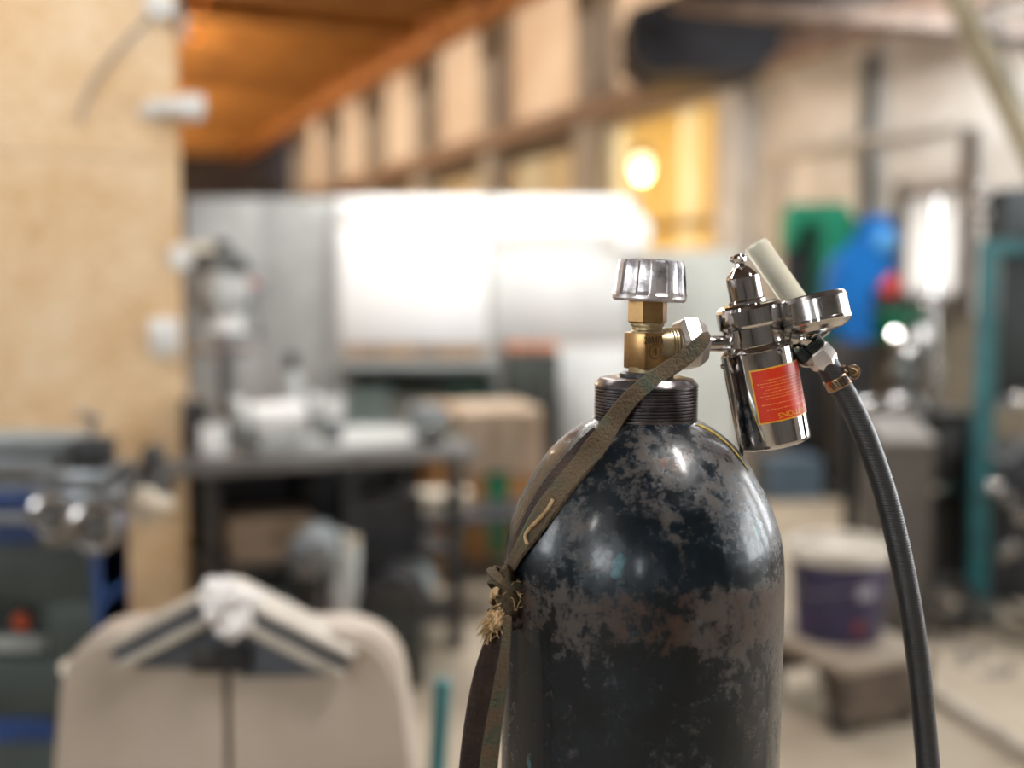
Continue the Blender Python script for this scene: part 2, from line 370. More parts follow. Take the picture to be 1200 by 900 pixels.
# ------------------------------------------------------------------ gas cylinder
YA = 0.865
K = YA/FPX
def zc(y): return px2(757, y, YA).z
axis_top = px2(757, 465, YA); TILT = math.radians(0.6)
base = V((axis_top.x-axis_top.z*math.tan(TILT), YA, 0))
def cylinder_paint():
    m = bpy.data.materials.new('worn_black_paint'); m.use_nodes = True; nt = m.node_tree; N = nt.nodes; L = nt.links
    b = N['Principled BSDF']
    tc = N.new('ShaderNodeTexCoord'); sep = N.new('ShaderNodeSeparateXYZ'); L.new(tc.outputs['Object'], sep.inputs[0])
    def noise(sc, det=6, ro=.62, st=(1, 1, 1)):
        mp = N.new('ShaderNodeMapping'); mp.inputs['Scale'].default_value = st; L.new(tc.outputs['Object'], mp.inputs[0])
        n = N.new('ShaderNodeTexNoise'); n.inputs['Scale'].default_value = sc; n.inputs['Detail'].default_value = det; n.inputs['Roughness'].default_value = ro
        L.new(mp.outputs[0], n.inputs['Vector']); return n.outputs[0]
    def mr(x, a, c, d=0., e=1.):
        r = N.new('ShaderNodeMapRange'); r.interpolation_type = 'SMOOTHSTEP'
        for i, q in zip((1, 2, 3, 4), (a, c, d, e)): r.inputs[i].default_value = q
        L.new(x, r.inputs[0]); return r.outputs[0]
    def ma(op, x, y):
        q = N.new('ShaderNodeMath'); q.operation = op
        for i, k in enumerate((x, y)):
            if isinstance(k, (int, float)): q.inputs[i].default_value = k
            else: L.new(k, q.inputs[i])
        return q.outputs[0]
    def mix(f, a, c):
        q = N.new('ShaderNodeMix'); q.data_type = 'RGBA'; L.new(f, q.inputs[0])
        for i, k in ((6, a), (7, c)):
            if isinstance(k, tuple): q.inputs[i].default_value = k
            else: L.new(k, q.inputs[i])
        return q.outputs[2]
    z = sep.outputs[2]; x = sep.outputs[0]
    z0 = zc(715); z1 = zc(655)
    # worn patches: blotchy, more on the dome, a rubbed band below the shoulder and more on one flank
    n1 = noise(30, 10, .78); n2 = noise(95, 6, .75); n3 = noise(9, 7, .65, (1, 1, .45))
    dome = mr(z, zc(640), zc(600)); flank = mr(x, .03, .11)
    band = ma('MULTIPLY', mr(z, zc(745), zc(700)), mr(z, zc(640), zc(668)))
    wear = ma('ADD', ma('MULTIPLY', n1, .55), ma('MULTIPLY', n2, .45))
    wear = ma('ADD', wear, ma('ADD', ma('MULTIPLY', dome, .05), ma('MULTIPLY', flank, .06)))
    wear = ma('ADD', wear, ma('MULTIPLY', band, .085)); wear = ma('ADD', wear, ma('MULTIPLY', ma('SUBTRACT', n3, .5), .22))
    f = ma('MULTIPLY', mr(wear, .535, .655), .8)
    patch = mix(mr(n3, .4, .6), lin('#3d332b'), lin('#504943'))
    patch = mix(ma('MULTIPLY', band, mr(n3, .66, .42)), patch, lin('#47301f'))
    col = mix(f, mix(mr(n1, .4, .65), lin('#0b1217'), lin('#17222a')), patch)
    # small old blue-green paint traces and orange rust
    t1 = mr(noise(24, 5, .6, (1, 1, .5)), .665, .70); col = mix(ma('MULTIPLY', t1, .4), col, lin('#4f8288'))
    t2 = ma('MULTIPLY', mr(noise(11, 6, .6), .6, .72), dome); col = mix(ma('MULTIPLY', t2, .7), col, lin('#7d4a26'))
    L.new(col, b.inputs['Base Color'])
    rg = ma('ADD', ma('MULTIPLY', f, .26), .15); rg = ma('ADD', rg, ma('MULTIPLY', n2, .12)); L.new(rg, b.inputs['Roughness'])
    b.inputs['Metallic'].default_value = 0.1; b.inputs['Specular IOR Level'].default_value = .32
    b.inputs['Coat Weight'].default_value = .3; b.inputs['Coat Roughness'].default_value = .15
    bp = N.new('ShaderNodeBump'); bp.inputs['Strength'].default_value = .28; bp.inputs['Distance'].default_value = .004
    hgt = ma('ADD', ma('MULTIPLY', n2, .5), ma('MULTIPLY', f, .15)); L.new(hgt, bp.inputs['Height']); L.new(bp.outputs[0], b.inputs['Normal'])
    return m
CYL = cylinder_paint()
gc = thing('gas_cylinder', 'tall worn black gas cylinder with brass valve and threaded neck', 'gas cylinder', base, rot=(0, TILT, 0))
half = [(56, 489), (66, 493), (80, 501), (94, 511), (109, 525), (123, 543), (136, 564), (147, 586), (156, 609), (161.5, 630), (164.5, 655), (165.5, 685), (166, 720)]
prof = [(h*K, zc(y)) for h, y in half]
prof = [(0, prof[0][1]+.001)] + prof + [(166*K, .9), (166*K, .5), (166*K, .03), (160*K, .008), (150*K, 0), (0, .004)]
# resample the dome smoothly
dome_pts = smooth_path([V((r, 0, z)) for r, z in prof[1:14]], 5)
prof2 = [prof[0]] + [(p.x, p.z) for p in dome_pts] + prof[14:]
mk('body', lathe(B(), prof2, seg=128), CYL, gc, sm=60)
def RR(z):
    pr = sorted([(zz, r) for r, zz in prof2 if r > 0])
    if z <= pr[0][0]: return pr[0][1]
    for (a, ra), (b_, rb) in zip(pr, pr[1:]):
        if a <= z <= b_: return ra+(rb-ra)*(z-a)/max(b_-a, 1e-9)
    return .041
# threaded neck ring
NECK = mat('dark_neck_steel', '#7a7476', .27, .85, '#4c4748', 40, .1)
z_t, z_b = zc(441), zc(491)
pr = [(0, z_t-.001), (.012, z_t-.001), (.030, z_t), (.036, z_t-.0012), (.0395, z_t-.005)]
nth = 10; zt0 = z_t-.0065; pitch = (zt0-z_b-.002)/nth
for i in range(nth):
    zz = zt0-i*pitch; pr += [(.0402, zz), (.0402, zz-pitch*.35), (.0388, zz-pitch*.6), (.0388, zz-pitch*.75)]
pr += [(.0402, z_b+.002), (.0398, z_b-.002), (0, z_b-.003)]
nr = mk('neck_ring', lathe(B(), pr, seg=96), NECK, gc, sm=25)
mk('neck_washer', lathe(B(), [(0, z_t), (.021, z_t), (.021, z_t+.0025), (.0185, z_t+.0035), (0, z_t+.004)], seg=48), DKSTEEL, nr)
# brass valve
BRASS = mat('brass', '#b08c5c', .3, .75, '#86643c', 22, .06, rough2=.42)
BRASS2 = mat('pale_brass', '#c4b292', .32, .75, '#99855f', 30, .06, rough2=.42)
vz = lambda y: zc(y)
vb = B()
lathe(vb, [(0, vz(441)), (.0135, vz(441)), (.0140, vz(434)), (.0140, vz(430)), (0, vz(429))], seg=40)
valve = mk('valve_body', vb, BRASS2, gc)
vblk = B(); a = .0130
t = B(); box(t, -a, a, -a, a, vz(432), vz(389), bev=.0016); bmesh.ops.transform(t, matrix=RZ(math.radians(34)), verts=t.verts[:]); merge(vblk, t)
blk = mk('valve_block', vblk, BRASS, valve)
vn = B()
lathe(vn, [(0, vz(391)), (.0128, vz(391)), (.0128, vz(388)), (.0116, vz(386.5)), (.0116, vz(383)), (.0130, vz(381.5)), (.0130, vz(378.5)), (0, vz(378))], seg=40)
mk('valve_neck', vn, BRASS2, valve)
hx = B(); lathe(hx, [(0, vz(379)), (.0138, vz(379)), (.0157, vz(376.5)), (.0157, vz(353)), (.014, vz(350)), (0, vz(350))], RZ(math.radians(10)), seg=6)
mk('packing_nut', hx, BRASS, valve, sm=20)
# lettering on the lit valve face
ENG = mat('engraving', '#4d3719', .6, .3)
for s_, sz, zz in (('20МПа', .0072, vz(398)), ('4', .0085, vz(411))):
    tb = text_bm(s_, sz, .0001)
    M = RZ(math.radians(34)) @ TR(-.003, -a-.00012, zz) @ RX(PI/2)
    bmesh.ops.transform(tb, matrix=M, verts=tb.verts[:]); mk('lettering', tb, ENG, valve)
M = RZ(math.radians(34)) @ TR(-.003, -a-.00005, vz(411)) @ RX(PI/2)
mk('lettering', tube(B(), [M @ V((.0056*math.cos(q*PI/16), .0056*math.sin(q*PI/16), 0)) for q in range(32)], .00028, 6, True), ENG, valve)
# hand wheel, ribbed
WHEEL = mat('cast_aluminium', '#d0caca', .3, .8, '#66656b', 55, .15, lo=.46, hi=.68, rough2=.45)
rb_ = [(.0, 352), (.012, 352), (.0268, 353), (.0284, 350), (.0284, 346.5), (.0268, 344), (.0262, 341), (.0248, 320), (.0240, 309), (.0228, 305.5), (.019, 304), (.008, 303.5), (0, 303.4)]
def wheel_mod(a, i):
    if 5 <= i <= 9:
        c = math.cos(12*a+.6)
        return 1.0+(.085 if c > .6 else (.085*(c-.4)/.2 if c > .4 else 0))
    return 1.0
hw = mk('hand_wheel', lathe(B(), [(r, zc(y)-zc(330)) for r, y in rb_], seg=240, mod=wheel_mod), WHEEL, gc, sm=32, M=TR(px2(760.5, 330, YA).x-axis_top.x, 0, zc(330)) @ RY(math.radians(2.2)))
mk('spindle', cyl(B(), (0, 0, -.02), (0, 0, -.005), .006, seg=16), BRASS, hw)

# side outlet (part of the valve) : axis to the side and slightly back
YR = 0.885
o0 = px2(765, 404, YA); o1 = px2(880, 402, YR)
od = (o1-o0).normalized()
def onax(px): return o0+(o1-o0)*((px-765)/115.0)
inv = (TR(*base) @ RY(TILT)).inverted()
ob = B(); fr = frame(inv @ onax(770), inv @ onax(800)); ln = (onax(800)-onax(770)).length
pr = [(0, 0), (.0125, 0), (.0125, ln*.35)]
for i in range(5):
    zz = ln*(.36+.12*i); pr += [(.0131, zz), (.0131, zz+ln*.05), (.0119, zz+ln*.08), (.0119, zz+ln*.1)]
pr += [(.0120, ln), (0, ln)]
mk('outlet_thread', lathe(ob, pr, fr, 40), BRASS2, valve, sm=25)

# ------------------------------------------------------------------ regulator
rg = thing('gas_regulator', 'chrome regulator with red caution label screwed to the cylinder valve', 'regulator', px2(905, 515, YR))
rl = rg.location.copy()
def Q(px, py, Y=YR): return px2(px, py, Y)-rl
KR = YR/FPX
NUTM = mat('nickel_nut', '#dcd6d2', .26, .55, '#c2bbb6', 30)
na, nb = onax(793)-rl, onax(824)-rl; ln = (nb-na).length
mk('union_nut', lathe(B(), [(.0132, 0), (.0185, 0), (.0218, ln*.14), (.0218, ln*.62), (.0150, ln), (.0075, ln), (.0075, ln*.5)], frame(na, nb, math.radians(20)), seg=6), NUTM, rg, sm=20)
mk('inlet_pipe', cyl(B(), onax(812)-rl, onax(870)-rl, .0063, seg=32), CHROME2, rg)
T, Bt = Q(872, 335), Q(907.6, 519)
RM = frame(Bt, T); axl = (T-Bt).length
def ay(py): return (519-py)/(519-335)*axl          # photo row on the axis -> distance from the bottom
rb = 42.6*KR
bar = [(0, -.0005), (rb*.9, -.0005), (rb*.985, .0008), (rb, .003), (rb, ay(409.5)), (rb*.965, ay(408.5)), (0, ay(408))]
barrel = mk('barrel', lathe(B(), bar, RM, 96), CHROME, rg, sm=11)
ub = 35*KR
mk('upper_barrel', lathe(B(), [(0, ay(409)), (rb*.93, ay(409)), (rb*.955, ay(407.5)), (rb*.9, ay(405)), (ub, ay(402)), (ub, ay(379)), (0, ay(378))], RM, 96), CHROME, rg, sm=11)
rr_ = 38.3*KR
mk('collar', lathe(B(), [(0, ay(382)), (rr_*.9, ay(382)), (rr_*.98, ay(380.5)), (rr_, ay(378)), (rr_, ay(361)), (rr_*.96, ay(357.5)), (rr_*.8, ay(355)), (0, ay(354.5))], RM, 96), CHROME, rg, sm=11)
cb_ = B()
lathe(cb_, [(0, ay(356)), (22*KR, ay(356)), (22*KR, ay(352)), (19.5*KR, ay(350)), (19.6*KR, ay(325)), (18.5*KR, ay(323)), (12*KR, ay(316)), (8*KR, ay(313)), (0, ay(312.5))], RM, 64)
capo = mk('bonnet', cb_, CHROME, rg, sm=11)
tip = B()
lathe(tip, [(0, ay(314)), (7*KR, ay(313)), (5.5*KR, ay(309)), (8*KR, ay(307)), (8.6*KR, ay(303)), (6*KR, ay(299)), (0, ay(298))], RM, 24)
mk('adjusting_screw', tip, CHROME, capo)
for a_ in (30, 150, 270):
    p = RM @ V((0, 0, ay(303))); d = (RM.to_3x3() @ V((math.cos(math.radians(a_)), math.sin(math.radians(a_)), 0)))
    mk('screw_lug', blob(B(), p+d*8*KR, 3.4*KR, 3.4*KR, 3.4*KR, sub=2), CHROME, capo)
def onbar(phi, z, r): return RM @ V((r*math.sin(phi), -r*math.cos(phi), z))
def wrap(bm, f0, f1, z0, z1, r, n=24, th=.00025):
    cols = []
    for i in range(n+1):
        f = f0+(f1-f0)*i/n
        cols.append([bm.verts.new(onbar(f, zz, q)) for zz in (z0, z1) for q in (r, r+th)])
    for A_, B_ in zip(cols, cols[1:]):
        for q in ((0, 1), (1, 3), (3, 2), (2, 0)): bm.faces.new((A_[q[0]], A_[q[1]], B_[q[1]], B_[q[0]]))
    for c_ in (cols[0], cols[-1]): bm.faces.new((c_[0], c_[1], c_[3], c_[2]))
    return bm
YEL = mat('label_yellow', '#eab030', .4); LRED = mat('label_red', '#dc3612', .4, 0, '#cf2e10', 30)
lz0, lz1 = ay(489), ay(427.5)
f0, f1 = math.radians(-29), math.radians(97)
lab = mk('caution_label', wrap(B(), f0, f1, lz0, lz1, rb+.00005), YEL, rg)
mk('label_field', wrap(B(), f0+.045, f1-.045, lz0+.0012, lz1-.0012, rb+.0002), LRED, lab)
tb = text_bm('CAUTIONS', .0056)
xs = [v.co.x for v in tb.verts]; wdt = max(xs)-min(xs); sx = .031/wdt; fc = math.radians(33); zt = lz0+.0047
for v in tb.verts:
    x, y = v.co.x*sx, v.co.y*1.05
    v.co = onbar(fc-x/rb, zt-y, rb+.00055)
mk('lettering', tb, YEL, lab)
# rows of print too fine to read, kept as small dashes
dash = B(); rnd = random.Random(5)
rows = [.0098, .0140, .0185, .0208, .0231, .0254, .0282, .0305, .0328]
for i, dz in enumerate(rows):
    f = f0+.12+rnd.uniform(0, .25)
    while f < f1-.12:
        l_ = rnd.uniform(.02, .09)
        h_ = rnd.uniform(.00045, .0008)
        wrap(dash, f, min(f+l_, f1-.1), lz0+dz, lz0+dz+h_, rb+.0004, 2, .0001); f += l_+rnd.uniform(.012, .03)
do = mk('fine_print', dash, mat('pale_yellow_print', '#e89a50', .5), lab); do['kind'] = 'stuff'
# screws and foot
for ph, yy in ((-88, 420), (25, 413)):
    p = onbar(math.radians(ph), ay(yy), rb*.98); q = onbar(math.radians(ph), ay(yy), rb*1.06)
    mk('screw', cyl(B(), p, q, .0019, seg=14, ch=.0004), CHROME2, rg)
p = onbar(math.radians(-80), .004, rb*.96)
mk('foot_tab', box(B(), -.0016, .0016, -.0016, .0016, -.008, .003, TR(*p), bev=.0006), BLACK, rg)
# side port, gauge, flow tube
E = Q(943, 397)
mk('side_port', lathe(B(), [(0, 0), (.0075, 0), (.0075, .012), (.0095, .013), (.0095, .019), (.006, .022), (0, .022)], frame(Q(905, 391), E), 28), CHROME, rg)
mk('elbow', blob(B(), E, .0095, .0095, .0095), CHROME, rg)
gax = (T-Bt).normalized(); gax = (gax+V((0, .13, 0))).normalized()
gc_ = Q(955, 366, .872); g0 = gc_-gax*.0125; GM = frame(g0, g0+gax)
rgz = 39.6*.872/FPX
gau = mk('gauge', lathe(B(), [(0, -.004), (rgz*.3, -.004), (rgz*.72, -.002), (rgz*.93, .001), (rgz, .0045), (rgz, .0215), (rgz*.975, .0245), (rgz*.92, .0255), (rgz*.88, .0235), (0, .0235)], GM, 96), CHROME2, rg, sm=11)
mk('gauge_rim', lathe(B(), [(rgz*.99, .0035), (rgz*1.02, .0042), (rgz*1.02, .0058), (rgz*.99, .0065)], GM, 96), CHROME, gau)
mk('gauge_face', lathe(B(), [(0, .0237), (rgz*.87, .0237), (rgz*.87, .0241), (0, .0241)], GM, 64), WHITEP, gau)
mk('gauge_stem', cyl(B(), E, g0+gax*.002, .006, seg=24), CHROME, rg)
ft0, ft1 = Q(884, 285, .915), Q(951, 381, .915)
TUBEM = bpy.data.materials.new('yellowed_plastic'); TUBEM.use_nodes = True
tb_ = TUBEM.node_tree.nodes['Principled BSDF']
tb_.inputs['Base Color'].default_value = lin('#f3ecd4'); tb_.inputs['Roughness'].default_value = .16
tb_.inputs['Transmission Weight'].default_value = .4; tb_.inputs['IOR'].default_value = 1.3
rt = 14.8*.915/FPX; tl = (ft1-ft0).length
FM = frame(ft1, ft0)
flow = mk('flow_tube', lathe(B(), [(0, 0), (rt, 0), (rt, tl-.004), (rt*.88, tl-.001), (rt*.7, tl), (rt*.62, tl-.001), (rt*.6, tl-.010), (0, tl-.012)], FM, 40), TUBEM, rg)
mk('float_rod', lathe(B(), [(0, .002), (rt*.42, .002), (rt*.42, tl-.014), (0, tl-.014)], FM, 20), mat('ivory_plastic', '#d9c9a0', .4), flow)
mk('tube_cap', lathe(B(), [(rt*.62, tl-.009), (rt*.62, tl-.004), (rt*.3, tl-.0005), (0, tl+.0002), (0, tl-.009)], FM, 24), mat('dark_cap', '#6a6145', .3, .4), flow)
mk('tube_base', cyl(B(), ft1-FM.to_3x3() @ V((0, 0, .012)), ft1+FM.to_3x3() @ V((0, 0, .006)), rt*1.1, seg=32, ch=.001), CHROME, rg)
mk('tube_bracket', cyl(B(), ft1-FM.to_3x3() @ V((0, 0, .008)), E, .006, seg=20), CHROME, rg)
# hose connection
hd = (Q(976, 433)-Q(944, 396)).normalized()
def hp(px, py): return Q(px, py)
mk('connector', cyl(B(), hp(941, 393), hp(951, 405), .0095, .0075, 28), CHROME, rg)
DKN = mat('blackened_nut', '#3c4241', .35, .7, '#272a2a', 60)
cr = hp(948, 402); FMc = frame(cr, cr+hd)
pr = [(0, 0)]
for i in range(4): pr += [(.0098, i*.0018), (.0104, i*.0018+.0006), (.0104, i*.0018+.0012), (.0098, i*.0018+.0017)]
pr += [(0, .0075)]
mk('locking_ring', lathe(B(), pr, FMc, 32), DKN, rg)
hn = hp(954, 409.5); hl = (hp(971, 429)-hn).length
mk('hose_nut', lathe(B(), [(.006, 0), (.0098, 0), (.0116, .002), (.0116, hl*.72), (.0100, hl*.86), (.0088, hl), (0, hl)], frame(hn, hn+hd, math.radians(12)), seg=6), NUTM, rg, sm=20)
mk('tail_screw', cyl(B(), Q(934, 412, .878), Q(946, 422, .878), .0055, seg=20, ch=.001), DKN, rg)
mk('tail_ring', tube(B(), [Q(944, 424)+V((.0062*math.cos(q*PI/9), -.004, .0035*math.sin(q*PI/9))) for q in range(18)], .0008, 6, True), CHROME, rg)

# ------------------------------------------------------------------ rubber hose with clamp
hs_pts = [px2(966, 423, YR), px2(975, 437, YR), px2(993, 467, .884), px2(1014, 512, .88), px2(1034, 568, .876), px2(1051, 632, .872), px2(1065, 702, .868), px2(1076, 775, .866), px2(1083, 845, .864), px2(1088, 905, .862)]
l = hs_pts[-1]
hs_pts += [l+V((.0025, -.001, -.045)), l+V((.005, -.002, -.1)), l+V((.009, -.001, -.2)), l+V((.015, .005, -.4)), l+V((.025, .02, -.65)), l+V((.06, .05, -.9))]
hs_pts += [V((l.x+.16, .95, .03)), V((l.x+.3, 1.05, .012)), V((l.x+.55, 1.3, .012)), V((l.x+.7, 1.9, .012))]
hs = smooth_path(hs_pts, 8)
RUB = bpy.data.materials.new('black_rubber'); RUB.use_nodes = True
nt = RUB.node_tree; N = nt.nodes; L = nt.links; bs = N['Principled BSDF']
bs.inputs['Base Color'].default_value = lin('#2b2a2a'); bs.inputs['Roughness'].default_value = .42
tc = N.new('ShaderNodeTexCoord'); wv = N.new('ShaderNodeTexWave'); wv.bands_direction = 'Z'; wv.inputs['Scale'].default_value = 150; wv.inputs['Distortion'].default_value = .8
n2 = N.new('ShaderNodeTexNoise'); n2.inputs['Scale'].default_value = 45; n2.inputs['Detail'].default_value = 6
mr_ = N.new('ShaderNodeMapRange'); mr_.inputs[1].default_value = .68; mr_.inputs[2].default_value = .76
mx_ = N.new('ShaderNodeMix'); mx_.data_type = 'RGBA'; mx_.inputs[6].default_value = lin('#2a2929'); mx_.inputs[7].default_value = lin('#77716b')
bp_ = N.new('ShaderNodeBump'); bp_.inputs['Strength'].default_value = .22; bp_.inputs['Distance'].default_value = .001
L.new(tc.outputs['Object'], wv.inputs[0]); L.new(tc.outputs['Object'], n2.inputs[0]); L.new(wv.outputs[1], bp_.inputs['Height']); L.new(bp_.outputs[0], bs.inputs['Normal'])
L.new(n2.outputs[0], mr_.inputs[0]); L.new(mr_.outputs[0], mx_.inputs[0]); L.new(mx_.outputs[2], bs.inputs['Base Color'])
hose = thing('rubber_hose', 'black rubber gas hose clamped to the chrome regulator outlet', 'hose', hs[0])
ho = hs[0]
mk('hose_line', tube(B(), [p-ho for p in hs], .0091, 24), RUB, hose, sm=60)
ci = px2(981.5, 447, YR)-ho; cd = (px2(990, 462, YR)-px2(973, 432, YR)).normalized()
CM = frame(ci-cd*.0045, ci+cd)
CLM = mat('clamp_steel', '#b49a80', .25, .95, '#8f7c68', 40)
clp = mk('hose_clamp', lathe(B(), [(.0088, 0), (.0102, 0), (.0106, .0006), (.0106, .0084), (.0102, .009), (.0088, .009)], CM, 48), CLM, hose, sm=30)
for i in range(9):
    f = math.radians(-150+i*13)
    p = CM @ V((.0107*math.cos(f), .0107*math.sin(f), .0045))
    u_ = CM.to_3x3() @ V((math.cos(f), math.sin(f), 0)); tt = CM.to_3x3() @ V((-math.sin(f), math.cos(f), 0))
    zz = CM.to_3x3() @ V((0, 0, 1))
    Ms = Matrix(((tt.x, zz.x, u_.x, p.x), (tt.y, zz.y, u_.y, p.y), (tt.z, zz.z, u_.z, p.z), (0, 0, 0, 1))) @ RZ(.25)
    mk('clamp_slot', box(B(), -.0004, .0004, -.003, .003, -.0004, .0002, Ms), BLACK, clp)
lp = px2(1000, 436, YR-.004)-ho
mk('clamp_screw', tube(B(), [lp+V((.0046*math.cos(q*PI/10), 0, .0052*math.sin(q*PI/10))) for q in range(20)], .0011, 8, True), CLM, clp)
mk('clamp_bolt', cyl(B(), lp+V((0, .006, 0)), lp+V((0, -.003, 0)), .003, seg=16, ch=.0005), BRASS, clp)
mk('clamp_lug', box(B(), -.009, .0, -.004, .004, -.0015, .0015, TR(*lp) @ RY(.5)), CLM, clp)

# ------------------------------------------------------------------ canvas strap tied round the cylinder
def axis_at(z): return V((base.x+z*math.tan(TILT), YA, z))
def on_cyl(px, py, off=.0012):
    d = (px2(px, py, 1.0)-V((0, 0, CAMZ)))
    best = None; t = YA-.2
    prev = None
    while t < YA+.02:
        p = V((0, 0, CAMZ))+d*t; ax = axis_at(p.z); r = math.hypot(p.x-ax.x, p.y-ax.y)-(RR(p.z)+off)
        if r <= 0: break
        t += .0005
    p = V((0, 0, CAMZ))+d*t; ax = axis_at(p.z)
    return p, V((p.x-ax.x, p.y-ax.y, .35*RR(p.z) if p.z > zc(640) else 0)).normalized()
CANV = mat('canvas_webbing', '#53432e', .85, 0, '#3b4636', 55, .5, 420, lo=.5, hi=.66)
CANVB = mat('brown_webbing', '#38241a', .85, 0, '#241812', 40, .4, 420)
FRAY = mat('frayed_fibre', '#b79b74', .9, 0, '#94774f', 80)
def strap_path(spec, off=.0014):
    pts, ns, ws = [], [], []
    for px, py, Y, wd in spec:
        if Y is None: p, n = on_cyl(px, py, off)
        else: p = px2(px, py, Y); n = V((0, -1, .15))
        pts.append(p); ns.append(n); ws.append(wd*K)
    P2 = smooth_path(pts, 6); N2 = smooth_path(ns, 6); W2 = [q.x for q in smooth_path([V((x, 0, 0)) for x in ws], 6)]
    return P2, N2, W2
st = thing('canvas_strap', 'frayed brown and green canvas strap knotted against the black cylinder', 'strap', on_cyl(596, 690)[0])
so = st.location.copy()
def rib(name, spec, m, th=.0016, off=.0014, parent=None):
    P_, N_, W_ = strap_path(spec, off)
    return mk(name, ribbon(B(), [p-so for p in P_], N_, W_, th), m, parent or st, sm=50)
rib('front_band', [(824, 390, .868, 10), (826, 396, .852, 14), (817, 406, .846, 18), (799, 422, .842, 19), (778, 436, .836, 19), (757, 451, .826, 19), (737, 469, .822, 20), (718, 494, .820, 22), (703, 517, .812, 25), (683, 543, None, 29), (663, 567, None, 31), (644, 593, None, 33), (625, 620, None, 32), (609, 645, None, 26), (600, 664, None, 20), (597, 685, None, 18)], CANV, .0018)
rib('loop_band', [(823, 388, .868, 12), (822, 386, .885, 16), (818, 396, .905, 18), (812, 412, .912, 18)], CANV, .0018)
rib('back_band', [(702, 506, .814, 16), (676, 532, None, 22), (652, 560, None, 26), (630, 592, None, 26), (612, 625, None, 22), (602, 655, None, 18), (598, 680, None, 14)], CANVB, .0016, .0006)
# green woven edge
P_, N_, W_ = strap_path([(668, 545, None, 3), (648, 568, None, 3), (630, 592, None, 3), (615, 618, None, 3), (604, 645, None, 3)], .0034)
mk('edge_stitch', tube(B(), [p-so for p in P_], .0009, 6), mat('green_thread', '#3f6a55', .8, 0, '#6b6148', 90), st)
P_, N_, W_ = strap_path([(648, 585, None, 3), (641, 598, None, 3), (628, 612, None, 3), (616, 626, None, 3), (618, 638, None, 3)], .005)
mk('loose_thread', tube(B(), [p-so for p in P_], .0014, 7), FRAY, st)
# knot : crossed turns of webbing plus a lumpy core
kc = on_cyl(594, 702, .006)[0]-so
mk('knot', blob(B(), kc, .0105, .008, .021, .35, 4, 3), CANV, st, sm=60)
rnd = random.Random(11)
for i in range(5):
    pts = []
    z_ = -.014+.0075*i
    for q in range(15):
        f = q/14*2*PI*.8-2.6+i*.9
        pts.append(kc+V((.0115*math.cos(f), .009*math.sin(f)-.001, z_+.006*math.sin(f*1.3+i)+.002*(q/14))))
    nn = [(p-kc).normalized() for p in pts]
    mk('knot_turn', ribbon(B(), pts, nn, [.0075]*15, .0016), FRAY if i == 2 else CANV, st, sm=60)
fr_ = B()
f_s = px2(585, 722, .795)-so
for i in range(70):
    a0 = f_s+V((rnd.gauss(0, .003), rnd.gauss(0, .002), rnd.gauss(0, .003)))
    tgt = px2(570+rnd.gauss(0, 5), 740+rnd.gauss(0, 7), .787+rnd.gauss(0, .003))-so
    mid = (a0+tgt)/2+V((rnd.gauss(0, .002), rnd.gauss(0, .002), rnd.gauss(0, .002)))
    tube(fr_, smooth_path([a0, mid, tgt+V((rnd.gauss(0, .001), 0, 0))], 4), .00045, 4)
blob(fr_, f_s*.65+(px2(571, 738, .788)-so)*.35, .005, .004, .007, .4, 3, 9)
fo = mk('frayed_end', fr_, FRAY, st, sm=60); fo['kind'] = 'stuff'
for i in range(10):
    p0 = kc+V((rnd.uniform(-.01, .01), -.008, rnd.uniform(-.02, .02)))
    mk('loose_fibre', tube(B(), smooth_path([p0, p0+V((rnd.uniform(-.004, .004), -.003, rnd.uniform(-.006, .004))), p0+V((rnd.uniform(-.009, .009), -.002, rnd.uniform(-.012, .006)))], 4), .0004, 4), FRAY, st)
rib('hanging_belt', [(589, 716, .800, 16), (582, 750, .795, 26), (571, 795, .792, 32), (563, 845, .79, 35), (557, 905, .788, 37), (552, 990, .786, 38), (548, 1300, .782, 38), (546, 1900, .78, 38)], CANVB, .0022)
rib('hanging_cord', [(595, 722, .792, 9), (592, 760, .786, 11), (586, 805, .783, 15), (579, 850, .781, 18), (572, 905, .779, 20), (566, 990, .777, 20), (560, 1300, .775, 20), (558, 1800, .773, 20)], CANV, .0024)
# a stroke of yellow paint on the dome
P_, N_, W_ = strap_path([(815, 497, None, 2.5), (829, 503, None, 4), (845, 514, None, 4), (859, 527, None, 4), (870, 541, None, 3), (877, 552, None, 1.5)], -.0002)
R3 = inv.to_3x3()
mk('paint_stroke', ribbon(B(), [inv @ p for p in P_], [R3 @ n for n in N_], W_, .0006), mat('old_yellow_paint', '#b59a2e', .5, 0, '#7d6a2a', 120), gc, sm=50)
